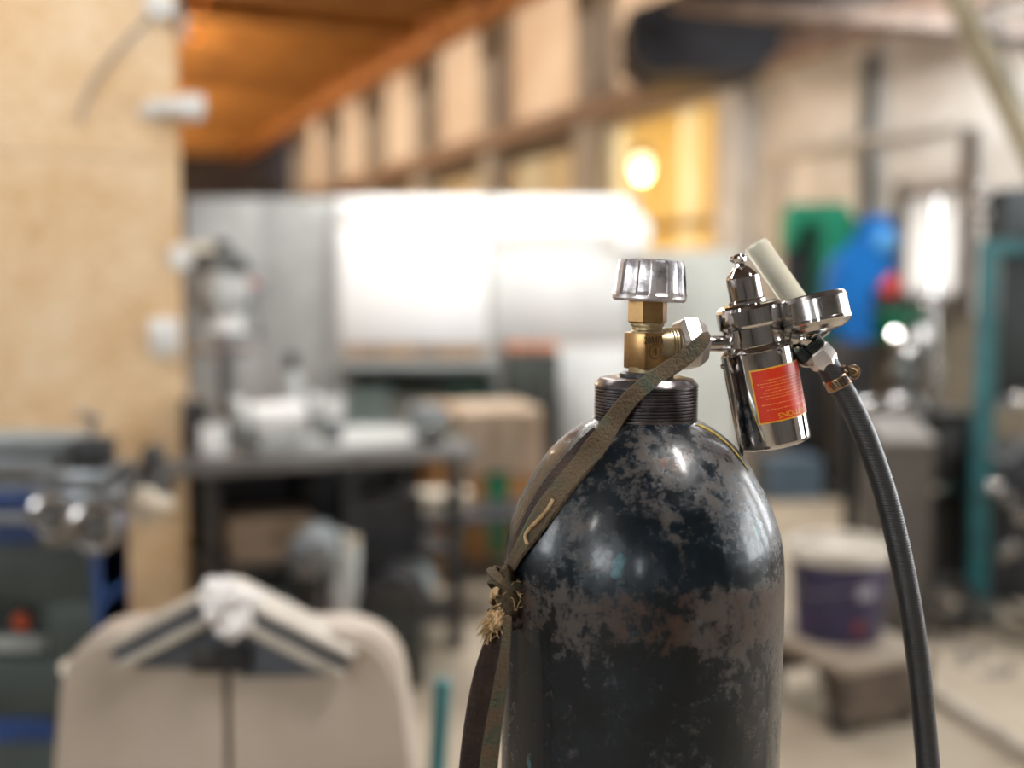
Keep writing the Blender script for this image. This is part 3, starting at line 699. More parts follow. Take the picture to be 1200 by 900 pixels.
# ------------------------------------------------------------------ chipboard partition
def osb():
    m = bpy.data.materials.new('chipboard'); m.use_nodes = True; nt = m.node_tree; N = nt.nodes; L = nt.links; b = N['Principled BSDF']
    tc = N.new('ShaderNodeTexCoord'); mp = N.new('ShaderNodeMapping'); mp.inputs['Scale'].default_value = (1, 1, 1.8); L.new(tc.outputs['Object'], mp.inputs[0])
    v = N.new('ShaderNodeTexVoronoi'); v.inputs['Scale'].default_value = 30; L.new(mp.outputs[0], v.inputs[0])
    n = N.new('ShaderNodeTexNoise'); n.inputs['Scale'].default_value = 3.0; n.inputs['Detail'].default_value = 5; L.new(tc.outputs['Object'], n.inputs[0])
    cr = N.new('ShaderNodeValToRGB'); cr.color_ramp.elements[0].color = lin('#bf9868'); cr.color_ramp.elements[1].color = lin('#e6d1b2')
    e = cr.color_ramp.elements.new(.5); e.color = lin('#d6b68e')
    sp = N.new('ShaderNodeSeparateColor'); L.new(v.outputs['Color'], sp.inputs[0])
    ad = N.new('ShaderNodeMath'); ad.operation = 'MULTIPLY_ADD'; ad.inputs[1].default_value = .45; L.new(sp.outputs[0], ad.inputs[0])
    mr2 = N.new('ShaderNodeMapRange'); mr2.inputs[1].default_value = .3; mr2.inputs[2].default_value = .7; mr2.inputs[4].default_value = .55; L.new(n.outputs[0], mr2.inputs[0]); L.new(mr2.outputs[0], ad.inputs[2])
    L.new(ad.outputs[0], cr.inputs[0]); L.new(cr.outputs[0], b.inputs['Base Color']); b.inputs['Roughness'].default_value = .42
    return m
OSB = osb()
pe = px2(214, 300, 4.4)
ow = B(); box(ow, -.07, 0, .012, .07, 0, 3.6); box(ow, -3.2, -.07, .012, .07, 3.5, 3.6); box(ow, -3.2, -.07, .012, .07, 0, .08)
part_w = struct('wall_partition', ow, WOOD, 'tall chipboard partition wall on a wooden frame', TR(pe.x, pe.y, 0) @ RZ(HA), 'wall')
for j in range(3):
    for z0, z1 in ((0.0, .6), (.605, 2.0), (2.005, 3.6)):
        mk('chipboard_panel', box(B(), -(j+1)*1.05, -j*1.05-.004, 0, .012, z0, z1), OSB, part_w)
PM = TR(pe.x, pe.y, 0) @ RZ(HA)
def pw(px, py, off=0.0):
    """point on the partition face that shows at (px, py)"""
    d = px2(px, py, 1.0)-V((0, 0, CAMZ)); nrm = PM.to_3x3() @ V((0, -1, 0)); t = (pe-V((0, 0, CAMZ))).dot(nrm)/d.dot(nrm)
    return V((0, 0, CAMZ))+d*t+nrm*off
t = thing('junction_box', 'round white junction box with grey cable high on the chipboard wall', 'junction box', pw(186, 8), HA)
mk('housing', lathe(B(), [(0, 0), (.055, 0), (.055, .025), (.045, .04), (0, .042)], RX(PI/2), 32), WHITEP, t)
mk('lid_screw', lathe(B(), [(0, .04), (.008, .04), (.006, .046), (0, .046)], RX(PI/2), 12), STEEL, t)
mk('conduit', tube(B(), [(.055, -.02, 0), (.08, -.02, -.03), (.085, -.02, -.12)], .016, 10), GREYP, t)
mk('cable', tube(B(), smooth_path([(-.03, -.012, -.04), (-.12, -.012, -.14), (-.24, -.012, -.30), (-.3, -.012, -.45)], 5), .006, 6), GREYP, t)
t = thing('lamp_holder', 'white bottle-shaped lamp holder sticking out past the chipboard edge', 'lamp holder', pw(172, 132), HA)
mk('bracket', box(B(), -.03, .03, -.03, 0, -.02, .02, bev=.006), WHITEP, t)
mk('body', lathe(B(), [(0, 0), (.028, .0), (.034, .04), (.03, .09), (.05, .13), (.055, .17), (.045, .205), (0, .215)], TR(0, -.045, .01) @ RY(PI/2-.08), 28), WHITEP, t)
t = thing('cable_clamp', 'small white cable clamp with pale strap on the chipboard edge', 'clamp', pw(211, 302), HA)
mk('disc', lathe(B(), [(0, 0), (.045, 0), (.05, .015), (.045, .03), (0, .032)], RX(PI/2), 28), WHITEP, t)
mk('strap', box(B(), .0, .13, -.02, -.01, .02, .06, bev=.003), CREAM, t)
t = thing('light_switch', 'white rectangular switch box mounted on the chipboard wall', 'switch', pw(192, 394), HA)
mk('box', box(B(), -.055, .055, -.04, 0, -.07, .07, bev=.008), WHITEP, t)
mk('rocker', box(B(), -.03, .03, -.048, -.04, -.04, .04, bev=.003), WHITEP, t)

# ------------------------------------------------------------------ blue lathe
LG = mat('lathe_grey', '#39423f', .5, 0, '#2f3634', 4)
lx1 = px2(118, 700, 2.9).x+.16
t = thing('metal_lathe', 'dark grey and blue metalworking lathe before the chipboard wall', 'lathe', (lx1, 2.9, 0))
bb = B(); box(bb, -1.9, -.16, 0, .22, .08, .30, bev=.01); box(bb, -1.9, -.16, 0, .22, .36, .52, bev=.01); box(bb, -1.9, -.52, 0, .22, .52, .68, bev=.01); box(bb, -.31, -.16, 0, .22, .52, .68, bev=.01); box(bb, -.52, -.31, .1, .22, .52, .68); box(bb, -1.9, -.16, 0, .22, .68, .84, bev=.01)
mk('cabinet', bb, LG, t)
mk('plinth', box(B(), -1.95, -.12, -.02, .23, 0, .08, bev=.01), BLACK, t)
mk('blue_stripe', box(B(), -1.9, -.30, -.006, .02, .30, .36, bev=.003), BLUE, t)
mk('end_post', box(B(), -.18, -.16, -.005, .225, .04, .885, bev=.006), BLUE, t)
mk('blue_apron', box(B(), -1.9, -.235, -.03, .05, .84, .90, bev=.01), BLUE, t)
mk('chip_tray', box(B(), -1.9, -.20, -.05, .23, .90, .925, bev=.004), STEEL, t)
mk('blue_bed', box(B(), -1.9, -.27, -.02, .2, .925, .975, bev=.006), BLUE, t)
mk('bed_way', box(box(B(), -1.9, -.17, .02, .07, .975, 1.01), -1.9, -.17, .15, .2, .975, 1.01), STEEL, t)
hs_ = mk('headstock', box(B(), -1.9, -.26, .0, .2, 1.01, 1.06, bev=.01), STEEL, t)
mk('headstock_cover', box(B(), -1.9, -.24, .03, .2, 1.06, 1.115, bev=.02), GREYP, t)
ca = mk('carriage', box(box(B(), -.30, -.09, -.08, .2, .93, .985, bev=.008), -.27, -.11, -.06, .14, .985, 1.04, bev=.008), STEEL, t)
mk('tool_post', box(B(), -.22, -.13, -.03, .07, 1.04, 1.115, bev=.006), DKSTEEL, ca)
mk('clamp_lever', tube(B(), [(-.175, .02, 1.115), (-.175, .02, 1.15), (-.15, -.01, 1.17), (-.19, -.04, 1.185)], .009, 8), STEEL, ca)
for (x, z, r) in ((-.24, .93, .045), (-.13, .90, .055)):
    hwb = mk('handwheel', tube(B(), [(x+r*math.cos(q*PI/12), -.11, z+r*math.sin(q*PI/12)) for q in range(24)], .009, 8, True), CHROME2, t)
    mk('hub', cyl(B(), (x, -.13, z), (x, -.06, z), .016, seg=14), STEEL, hwb)
    for q in range(3): mk('spoke', cyl(B(), (x, -.11, z), (x+r*math.cos(q*2.1), -.11, z+r*math.sin(q*2.1)), .005, seg=6), STEEL, hwb)
mk('apron', box(B(), -.29, -.10, -.06, .0, .84, .93, bev=.006), mat('apron_grey', '#6d685f', .5, .2), t)
ts = mk('tailstock', box(box(B(), -.09, -.02, .06, .2, .89, 1.0, bev=.01), -.075, -.03, .08, .18, .98, 1.08, bev=.015), DKSTEEL, t)
mk('tail_wheel', lathe(B(), [(0, 0), (.045, 0), (.05, .012), (.045, .026), (0, .028)], TR(-.05, .05, .93) @ RX(PI/2), 28), CREAM, t)
mk('tail_handle', lathe(B(), [(0, 0), (.022, .0), (.026, .03), (.02, .07), (0, .075)], TR(-.05, .03, .935) @ RY(PI/2), 20), CREAM, t)
mk('stop_button', lathe(B(), [(0, 0), (.022, 0), (.024, .02), (.016, .03), (0, .032)], TR(-.41, .1, .60) @ RX(PI/2), 20), mat('button_red', '#d65a36', .4), t)
mk('switch_plate', box(B(), -.50, -.34, .07, .1, .52, .56, bev=.003), LGREY, t)

# ------------------------------------------------------------------ beige machine with V bracket
YB = 2.0; bx = px2(265, 760, YB).x
BEI = mat('beige_enamel', '#b3a596', .5, 0, '#9c8d7d', 2.2, .05, lo=.35, hi=.7)
t = thing('grinding_machine', 'beige round-shouldered machine housing topped by a dark V-shaped bracket', 'machine', (bx, YB, 0))
def shell(xa, xb, flip):
    zt = px2(265, 741, YB).z; pts = []
    w_ = abs(xb-xa); r = .105
    pts.append((xa, .02)); pts.append((xa, zt))
    for q in range(9):
        a_ = PI/2-q*PI/16
        pts.append((xa+(w_-r+r*math.cos(a_)) if not flip else xa-(w_-r+r*math.cos(a_)), zt-r+r*math.sin(a_)))
    e = 1 if not flip else -1
    pts.append((xa+e*(w_+.025), zt-.32)); pts.append((xa+e*(w_+.04), .02))
    bm = B(); prism(bm, pts, 0, .13, XZ)
    bmesh.ops.bevel(bm, geom=[e_ for e_ in bm.edges if abs(e_.verts[0].co.y-e_.verts[1].co.y) < 1e-5 and min(v.co.z for v in e_.verts) > .05], offset=.014, segments=3, affect='EDGES')
    return bm
mk('housing_half', shell(.006, .318, False), BEI, t, sm=50)
mk('housing_half', shell(-.006, -.305, True), BEI, t, sm=50)
mk('inner_frame', box(B(), -.2, .2, .015, .115, .02, .82), DKSTEEL, t)
DARKG = mat('slate_paint', '#545a62', .5, 0, '#474c53', 6)
RAILC = mat('rail_aluminium', '#b8afa2', .5, .1, '#a0978b', 8)
zA = px2(265, 696, YB).z
for s_, ex, ez in ((-1, px2(138, 762, YB).x-bx, px2(138, 762, YB).z), (1, px2(412, 772, YB).x-bx, px2(412, 772, YB).z)):
    mk('gusset_plate', prism(B(), [(0, zA-.02), (ex*.92, ez-.004), (ex*.8, ez-.028), (s_*.03, ez-.03), (s_*.02, ez+.01), (0, ez+.01)], -.012, -.004, XZ), DARKG, t)
    d = V((ex, 0, ez-zA)); ln = d.length; ang = math.atan2(ez-zA, ex)
    for off, hh, y0, m_ in ((.016, .013, -.04, RAILC), (-.003, .022, -.03, DARKG), (-.023, .015, -.045, RAILC)):
        Mx = TR(0, 0, zA) @ RY(-ang)
        sg = 1 if s_ > 0 else -1
        bm = B(); box(bm, 0, ln, y0, .06, sg*off-hh/2 if s_ > 0 else -off-hh/2, sg*off+hh/2 if s_ > 0 else -off+hh/2, Mx, bev=.002); mk('bracket_rail', bm, m_, t)
mk('centre_bolt', cyl(B(), (0, -.03, zA-.105), (0, .02, zA-.105), .018, seg=18), DKSTEEL, t)
mk('clamp_block', box(B(), -.06, .05, -.025, .03, zA-.14, zA-.09, bev=.004), DKSTEEL, t)
mk('side_knob', lathe(B(), [(0, 0), (.014, 0), (.02, .012), (.014, .024), (0, .026)], TR(-.318, .1, px2(60, 805, YB).z) @ RY(-PI/2), 20), CREAM, t)
RAG = mat('white_cloth', '#dcd8d4', .85, 0, '#c5c0bb', 20, .3, 60)
rc = px2(267, 706, YB-.03)
rg_ = B(); blob(rg_, (0, 0, 0), .046, .05, .036, .25, 4, 21); blob(rg_, (.012, -.015, -.03), .034, .035, .03, .3, 4, 5); blob(rg_, (-.012, 0, .025), .028, .035, .02, .3, 4, 8)
tag(mk('white_rag', rg_, RAG, sm=70, M=TR(*rc)), 'white rag crumpled over the peak of the V-shaped bracket', 'rag')
# teal bar on a stand plate
p0 = px2(519, 785, 2.35); p1 = V((p0.x-.045, 2.35, .02))
t = thing('teal_bar', 'teal metal bar standing beside the beige machine', 'bar', p1-V((0, 0, .02)))
mk('rod', cyl(B(), (0, 0, .01), p0-p1, .019, seg=16, ch=.005), TEAL, t)
mk('stand_plate', lathe(B(), [(0, 0), (.09, 0), (.09, .01), (.03, .02), (0, .02)], seg=28), DKSTEEL, t)

# ------------------------------------------------------------------ steel workbench
b0 = px2(143, 548, 4.02); ZB = .87
BM = TR(b0.x, b0.y, 0) @ RZ(HA)
def bw(x, y, z=ZB): return BM @ V((x, y, z))
BL = 1.36
t = thing('steel_workbench', 'long dark steel workbench standing past the chipboard wall', 'workbench', (b0.x, b0.y, 0), HA)
mk('worktop', box(B(), .24, BL, 0, .8, ZB-.045, ZB, bev=.004), mat('bench_top', '#6f6d6b', .5, .3, '#55524f', 5), t)
mk('front_rail', box(B(), -.02, BL+.02, -.03, .0, ZB-.06, ZB+.004, bev=.004), mat('rail_steel', '#7a7774', .45, .4, '#605c58', 5), t)
for x in (.32, .86, BL-.05):
    for y in (.05, .72): mk('leg', box(B(), x-.025, x+.025, y-.025, y+.025, 0, ZB-.045), DKSTEEL, t)
mk('shelf', box(B(), .30, BL-.03, .04, .76, .40, .425), DKSTEEL, t)
mk('shelf', box(B(), .30, BL-.03, .04, .76, .12, .14), DKSTEEL, t)
mk('back_panel', box(B(), .30, BL-.03, .76, .77, .1, ZB-.05), BLACK, t)
def crate(name, label, cat, loc, rz, sx, sy, sz, m, lidm=None, group=None):
    t = thing(name, label, cat, loc, rz, group)
    w_ = .006
    bm = B(); box(bm, -sx/2, sx/2, -sy/2, sy/2, 0, w_); box(bm, -sx/2, sx/2, -sy/2, -sy/2+w_, w_, sz); box(bm, -sx/2, sx/2, sy/2-w_, sy/2, w_, sz); box(bm, -sx/2, -sx/2+w_, -sy/2+w_, sy/2-w_, w_, sz); box(bm, sx/2-w_, sx/2, -sy/2+w_, sy/2-w_, w_, sz)
    mk('body', bm, m, t)
    if lidm: mk('lid', box(B(), -sx/2-.004, sx/2+.004, -sy/2-.004, sy/2+.004, sz, sz+.02, bev=.004), lidm, t)
    mk('grip', box(B(), -.04, .04, -sy/2-.012, -sy/2, sz*.6, sz*.6+.015, bev=.003), DKSTEEL, t)
    return t
CARD = mat('cardboard', '#8c7660', .8, 0, '#7a654f', 8)
crate('cardboard_box', 'brown lidded cardboard box on the middle shelf under the workbench', 'box', bw(.58, .3, .425), HA, .32, .3, .14, CARD, CARD)
crate('tool_box', 'black lidded tool box on the middle shelf under the workbench', 'tool box', bw(1.06, .3, .425), HA, .3, .28, .2, BLACK, DKSTEEL)
crate('parts_bin', 'grey open parts bin on the lowest shelf under the workbench', 'bin', bw(.52, .3, .14), HA, .3, .3, .16, GREYP)
crate('parts_bin', 'brown-red parts bin on the lowest shelf under the workbench', 'bin', bw(.86, .3, .14), HA, .26, .3, .14, mat('brown_red', '#5d4038', .6))
bg_ = B(); blob(bg_, (0, 0, .1), .11, .12, .105, .2, 3, 4)
tag(mk('plastic_sack', bg_, mat('pale_sack', '#aab4b4', .6, 0, '#8d9696', 8), sm=70, M=TR(*bw(1.18, .25, .142))), 'pale grey plastic sack on the lowest shelf under the workbench', 'sack')
# things on the bench
t = thing('steel_plate', 'wide pale sheet of cut metal lying on the workbench', 'metal plate', bw(.98, .38), HA)
mk('sheet', prism(B(), [(-.30, -.30), (.34, -.33), (.34, .05), (.12, .30), (-.30, .30)], 0, .012), LGREY, t)
def drill(loc, rz):
    t = thing('bench_drill', 'grey bench drill press with dark pulley cap on the workbench', 'drill press', loc, rz)
    mk('base', box(B(), -.14, .14, -.18, .18, 0, .04, bev=.01), GREYP, t)
    mk('column', cyl(B(), (0, .1, .04), (0, .1, .70), .035, seg=20), STEEL, t)
    mk('table', box(B(), -.13, .13, -.18, .06, .37, .40, bev=.006), mat('pinkish_cast', '#8c7f7a', .5, .4), t)
    hd = B(); blob(hd, (0, -.02, .60), .115, .19, .135, .08, 3, 2); mk('head', hd, LGREY, t, sm=60)
    mk('belt_cover', box(B(), -.11, .11, -.16, .24, .70, .79, bev=.03), mat('belt_cover_grey', '#5f6160', .5), t)
    mk('pulley_cap', lathe(B(), [(0, .78), (.05, .78), (.04, .83), (0, .84)], TR(.0, -.02, 0), 20), BLACK, t)
    mk('motor', lathe(B(), [(0, .4), (.075, .42), (.08, .64), (0, .66)], TR(0, .22, 0), 24), GREYP, t)
    mk('chuck', lathe(B(), [(0, .5), (.03, .5), (.028, .45), (.012, .41), (.004, .40), (0, .40)], TR(0, -.1, 0), 20), CHROME2, t)
    mk('spindle_guard', lathe(B(), [(0, .52), (.06, .52), (.075, .46), (0, .46)], TR(.03, -.13, 0), 24), WHITEP, t)
    hb = mk('feed_hub', cyl(B(), (.11, -.05, .58), (.15, -.05, .58), .025, seg=16), STEEL, t)
    for q in range(3):
        a_ = q*2.1+.4; e = V((.15, -.05+.13*math.cos(a_), .58+.13*math.sin(a_)))
        mk('feed_lever', cyl(B(), (.14, -.05, .58), e, .007, seg=8), STEEL, hb)
        mk('red_stop', blob(B(), e, .016, .016, .016, sub=2), RED if q == 1 else BLACK, hb)
    return t
drill(bw(.46, .52), HA-.3)
def grinder(loc, rz):
    t = thing('bench_grinder', 'pale bench grinder with two wheel guards on the workbench', 'grinder', loc, rz)
    mk('foot', box(B(), -.09, .09, -.07, .07, 0, .06, bev=.012), LGREY, t)
    mk('motor', lathe(B(), [(0, -.12), (.065, -.11), (.07, 0), (.065, .11), (0, .12)], TR(0, 0, .12) @ RY(PI/2), 28), WHITEP, t)
    for s_ in (-1, 1):
        g = mk('wheel_guard', cyl(B(), (s_*.13, 0, .13), (s_*.18, 0, .13), .085, seg=28, ch=.006), LGREY, t)
        mk('grinding_wheel', cyl(B(), (s_*.18, 0, .13), (s_*.186, 0, .13), .06, seg=24), mat('grit', '#77726c', .9), g)
        mk('tool_rest', box(B(), s_*.155-.03, s_*.155+.03, -.12, -.085, .1, .11), STEEL, t)
    return t
grinder(bw(.60, .16), HA+.1)
def bottle(loc, label, body, cap, h=.24, r=.045, cat='bottle'):
    t = thing('bottle', label, cat, loc)
    mk('body', lathe(B(), [(0, 0), (r*.95, 0), (r, .01), (r, h*.62), (r*.7, h*.74), (r*.36, h*.8), (r*.36, h*.84), (0, h*.84)], seg=28), body, t)
    mk('cap', lathe(B(), [(0, h*.82), (r*.5, h*.82), (r*.5, h), (0, h)], seg=20), cap, t)
def can(loc, label, m, h, r, top=STEEL, cat='can'):
    t = thing('can', label, cat, loc)
    mk('body', lathe(B(), [(0, 0), (r*.97, 0), (r, .006), (r, h-.008), (r*.95, h-.002), (0, h-.006)], seg=28), m, t)
    mk('rim', lathe(B(), [(r*.93, h-.006), (r*1.03, h-.006), (r*1.03, h), (r*.93, h)], seg=28), top, t)
bottle(bw(.74, .50), 'tall pale bottle with black cap behind the bench grinder', LGREY, BLACK, .36, .055)
can(bw(.90, .44, .8822), 'white tin can standing on the pale metal sheet', WHITEP, .17, .045)
can(bw(.34, .09), 'white paint tin at the chipboard end of the workbench', WHITEP, .13, .05)
can(bw(.30, .28), 'dark tin between the drill base and the chipboard wall', BLACK, .2, .05, DKSTEEL)
can(bw(.84, .22, .8822), 'small aluminium can at the edge of the pale metal sheet', STEEL, .09, .04)

# ------------------------------------------------------------------ screens behind
YS = 7.2
def sx_(px): return (px-600)/FPX*YS*1.003
def sz_(py): return px2(600, py, YS).z
t = thing('grey_screen', 'dull grey sheet-metal screen standing behind the drill press', 'screen', (sx_(312), YS+.05, 0))
x0, x1 = sx_(222)-sx_(312), sx_(394)-sx_(312)
for a_, b_ in ((x0, (x0+x1)/2-.004), ((x0+x1)/2+.004, x1)):
    mk('panel', box(B(), a_, b_, 0, .02, .1, sz_(231), bev=.003), mat('dull_grey_sheet', '#a9aba9', .5, .1, '#8e8f8c', 1.5), t)
for a_ in (x0, 0, x1): mk('post', box(B(), a_-.025, a_+.025, .02, .07, 0, sz_(231)), LGREY, t)
t = thing('white_screen', 'bright white sheet-metal screen with four panels behind the shelving', 'screen', (sx_(490), YS, 0))
WS = mat('glossy_white_sheet', '#f0efee', .4, 0, '#e6e5e4', 1)
WS2 = mat('white_sheet', '#d3d4d2', .5, 0, '#c3c4c2', 1)
ox = sx_(490)
for (a_, b_, c_, d_, m_) in ((400, 571, 262, 231, WS), (400, 571, 404, 266, WS), (580, 735, 288, 231, WS), (580, 735, 400, 293, WS2)):
    mk('panel', box(B(), sx_(a_)-ox, sx_(b_)-ox, -.015, .005, sz_(c_), sz_(d_), bev=.003), m_, t)
mk('lower_panel', box(B(), sx_(652)-ox, sx_(738)-ox, -.01, .01, .15, sz_(404), bev=.003), WS2, t)
for p_ in (397, 575.5, 740): mk('post', box(B(), sx_(p_)-ox-.03, sx_(p_)-ox+.03, .005, .06, 0, sz_(230)), LGREY, t)
mk('cross_bar', box(B(), sx_(397)-ox, sx_(740)-ox, .06, .09, 1.0, 1.06), LGREY, t)
t = thing('low_screen', 'lower pale grey screen between the white screen and the column', 'screen', (sx_(805), YS+.3, 0))
mk('panel', box(B(), -.38, .38, 0, .02, .2, sz_(291)), mat('pale_green_grey', '#c4c6c0', .5, 0, '#b2b4ae', 1.5), t)
for a_ in (-.37, .37): mk('post', box(B(), a_-.02, a_+.02, .02, .06, 0, sz_(290)), LGREY, t)
t = thing('enamel_lamp', 'white enamel lamp head clipped to the end of the white screen', 'lamp', (sx_(738), YS-.05, sz_(272)))
mk('shade', lathe(B(), [(.0, .0), (.12, 0), (.125, .01), (.10, .08), (.04, .13), (0, .135)], RX(-PI/2), 32), WS, t)
mk('clip', box(B(), -.02, .02, .03, .2, -.02, .02), GREYP, t)
# shelving under the white screen
t = thing('shelf_rack', 'low grey-green shelf rack under the white screen', 'shelf', (sx_(500), 6.75, 0))
hw_ = .46
for x in (-hw_, hw_):
    for y in (-.18, .18): mk('post', box(B(), x-.02, x+.02, y-.02, y+.02, 0, 1.06), GREYP, t)
for z in (.2, .62, 1.03): mk('shelf', box(B(), -hw_, hw_, -.2, .2, z, z+.025), GREYP, t)
mk('back_sheet', box(B(), -hw_, hw_, .2, .21, .1, 1.06), mat('dark_green_grey', '#5c6660', .6, 0, '#48504b', 3), t)
sh = [('pale teal bin on the shelf rack beside the screen post', '#8fa3a2', -.30, .645, .24, .26), ('grey bin in the middle of the shelf rack', '#94978f', -.02, .645, .28, .22), ('dark green case on the shelf rack next to the black cabinet', '#2f4a40', .29, .645, .26, .3), ('white bin low on the shelf rack', '#b9bdb8', -.25, .225, .3, .28), ('brown bin low on the shelf rack', '#5f5344', .15, .225, .3, .24)]
for lb, c_, x, z, w_, h_ in sh:
    crate('storage_bin', lb, 'bin', (sx_(500)+x, 6.74, z), 0, w_, .3, h_, mat('bin'+c_, c_, .6))
t = thing('black_cabinet', 'black metal cabinet under the white screen', 'cabinet', (sx_(621), 6.7, 0))
mk('body', box(box(B(), -.17, .17, 0, .4, .05, 1.12, bev=.006), -.15, .15, -.001, .01, .62, .64), BLACK, t)
mk('door', box(B(), -.16, .16, -.02, 0, .65, 1.1, bev=.004), mat('dusk_green', '#363b36', .5), t)
mk('door', box(B(), -.16, .16, -.02, 0, .08, .61, bev=.004), BLACK, t)
for z in (.9, .35): mk('handle', box(B(), .10, .12, -.045, -.02, z-.06, z+.06), STEEL, t)
for x, lb in ((-.08, 'orange block on the black cabinet near the shelf rack'), (.09, 'orange block on the black cabinet near the lower white panel')):
    o = thing('orange_block', lb, 'block', (sx_(621)+x, 6.85, 1.12))
    mk('brick', box(B(), -.07, .07, -.05, .05, 0, .055, bev=.006), ORANGEP, o); mk('label_strip', box(B(), -.05, .05, -.052, -.049, .015, .035), CREAM, o)

# ------------------------------------------------------------------ wooden crate stand with cloth
cx = px2(560, 540, 5.95).x
t = thing('wooden_stand', 'wooden slatted stand with green panel under a cream cloth', 'stand', (cx, 5.95, 0), .25)
for x in (-.24, .24):
    for y in (-.2, .2): mk('post', box(B(), x-.03, x+.03, y-.03, y+.03, 0, .85), WOOD, t)
for i in range(4):
    x = -.17+i*.113
    mk('slat', box(B(), x-.05, x+.05, -.225, -.205, .12, .82, bev=.003), GREEN if i == 2 else (mat('olive_board', '#7d7a4a', .7) if i == 0 else WOOD), t)
mk('top_board', box(B(), -.28, .28, -.24, .24, .85, .88, bev=.004), WOOD, t)
mk('bottom_board', box(B(), -.24, .24, -.2, .2, .1, .12), WOOD, t)
def drape():
    bm = B(); nx, ny = 28, 30; g = []
    for j in range(ny+1):
        row = []
        for i in range(nx+1):
            u = -.16+.46*i/nx; s_ = .24-.84*j/ny
            x = u; z = .884; y = s_
            if s_ < -.25: z = .884+(s_+.25)*.98; y = -.25-.02*abs(math.sin(u*22))-.012
            if u > .285: z -= (u-.285)*6; x = .29
            z += .004*math.sin(u*30)*math.cos(s_*22)+ (.02*math.sin(u*11+1) if z < .6 else 0)
            row.append(bm.verts.new((x, y, z)))
        g.append(row)
    for j in range(ny):
        for i in range(nx): bm.faces.new((g[j][i], g[j][i+1], g[j+1][i+1], g[j+1][i]))
    bmesh.ops.solidify(bm, geom=bm.faces[:], thickness=.006)
    return bm
tag(mk('cream_cloth', drape(), mat('cream_fabric', '#e0cdb6', .85, 0, '#cdb79d', 6, .3, 40), sm=60, M=TR(cx, 5.95, .006) @ RZ(.25)), 'cream cloth draped over the wooden stand', 'cloth')

# ------------------------------------------------------------------ floor clutter, middle
t = thing('steel_table', 'low dark steel table in front of the cloth-covered stand', 'table', (px2(552, 610, 5.3).x, 5.32, 0), .2)
mk('top', box(B(), -.26, .30, -.22, .22, .42, .45, bev=.004), mat('table_top', '#4a4c52', .35, .5, '#3b3c40', 6), t)
for x in (-.23, .27):
    for y in (-.19, .19): mk('leg', box(B(), x-.02, x+.02, y-.02, y+.02, 0, .42), BLACK, t)
mk('stretcher', box(B(), -.23, .27, -.205, -.175, .2, .23), DKSTEEL, t)
t = thing('waste_bin', 'black plastic waste bin with rounded lid on the floor', 'bin', V((px2(461, 700, 4.2).x, 4.2, 0)))
bb = B(); box(bb, -.115, .115, -.1, .1, 0, .3, bev=.015); mk('body', bb, mat('bin_black', '#23251f', .5, 0, '#2d2f2a', 6), t)
lid = B(); prism(lid, [(.125*math.cos(q*PI/14), .3+.145*math.sin(q*PI/14)) for q in range(15)], -.11, .11, XZ); mk('lid', lid, BLACK, t)
mk('flap', box(B(), -.08, .08, -.118, -.108, .33, .39, bev=.003), DKSTEEL, t)
t = thing('white_canister', 'white plastic canister lying against the black bin', 'canister', V((px2(404, 650, 4.15).x, 4.15, 0)))
bb = B(); box(bb, -.05, .05, -.06, .06, 0, .54, bev=.025); mk('body', bb, LGREY, t, sm=50)
mk('cap', cyl(B(), (.03, 0, .54), (.03, 0, .575), .025, seg=18), CREAM, t); mk('handle', tube(B(), smooth_path([(-.05, 0, .53), (-.05, 0, .58), (0, 0, .585), (0, 0, .53)], 4), .01, 8), WHITEP, t)
t = thing('electric_motor', 'grey electric motor on a short stand by the workbench leg', 'motor', V((px2(366, 640, 3.95).x, 3.98, 0)))
mk('stand', box(box(B(), -.06, .06, -.08, .08, 0, .03), -.03, .03, -.04, .04, .03, .5), DKSTEEL, t)
mk('body', lathe(B(), [(0, -.13), (.06, -.13), (.075, -.11), (.075, .1), (.05, .13), (0, .13)], TR(0, 0, .57) @ RX(PI/2), 28), GREYP, t)
mk('fan_cover', lathe(B(), [(0, .13), (.07, .13), (.07, .17), (.03, .18), (0, .18)], TR(0, 0, .57) @ RX(PI/2), 28), STEEL, t)
crate('pale_box', 'pale flat box standing on the low steel table', 'box', (px2(520, 606, 5.3).x, 5.3, .45), .2, .24, .18, .07, CREAM, CREAM)
for i, (px_, py_) in enumerate(((1120, 752), (1150, 765), (1185, 748), (1168, 790), (1130, 775), (1092, 752))):
    p = pxf(px_, py_); o = thing('metal_offcut', 'small grey steel offcut lying on the floor before the teal machine', 'offcut', (p.x, p.y, 0), i*1.1, 'steel offcuts on the floor')
    mk('strip', box(box(B(), -.06, .06, -.015, .015, 0, .008), -.06, -.052, -.015, .015, .008, .03), STEEL, o)

# ------------------------------------------------------------------ bucket on wooden trolley
TM_z = .265; tp = V((px2(985, 760, 3.95).x-.02, 3.93, 0))
t = thing('wooden_trolley', 'low wooden plank trolley carrying the dark paint bucket', 'trolley', tp, HA)
PLK = mat('grey_plank', '#9b8d7c', .75, 0, '#7f7161', 6, .2, stretch=(1, 8, 1))
for i in range(3): mk('plank', box(B(), -.21, .21, -.27+i*.181, -.095+i*.181, TM_z-.035, TM_z, bev=.004), PLK, t)
for y in (-.2, .2): mk('beam', box(B(), -.18, .18, y-.05, y+.05, .10, TM_z-.035, bev=.006), DKWOOD, t)
mk('skirt', box(B(), -.19, .19, -.262, -.235, .06, TM_z-.035), DKWOOD, t)
for x in (-.14, .14):
    for y in (-.2, .2): mk('wheel', cyl(B(), (x-.03, y, .05), (x+.03, y, .05), .05, seg=20, ch=.006), BLACK, t)
bp = BM @ V((0, 0, 0)); bk = V((px2(982, 700, 3.95).x, 3.95, TM_z))
t = thing('paint_bucket', 'dark purple paint bucket with whitish rim on the wooden trolley', 'bucket', bk)
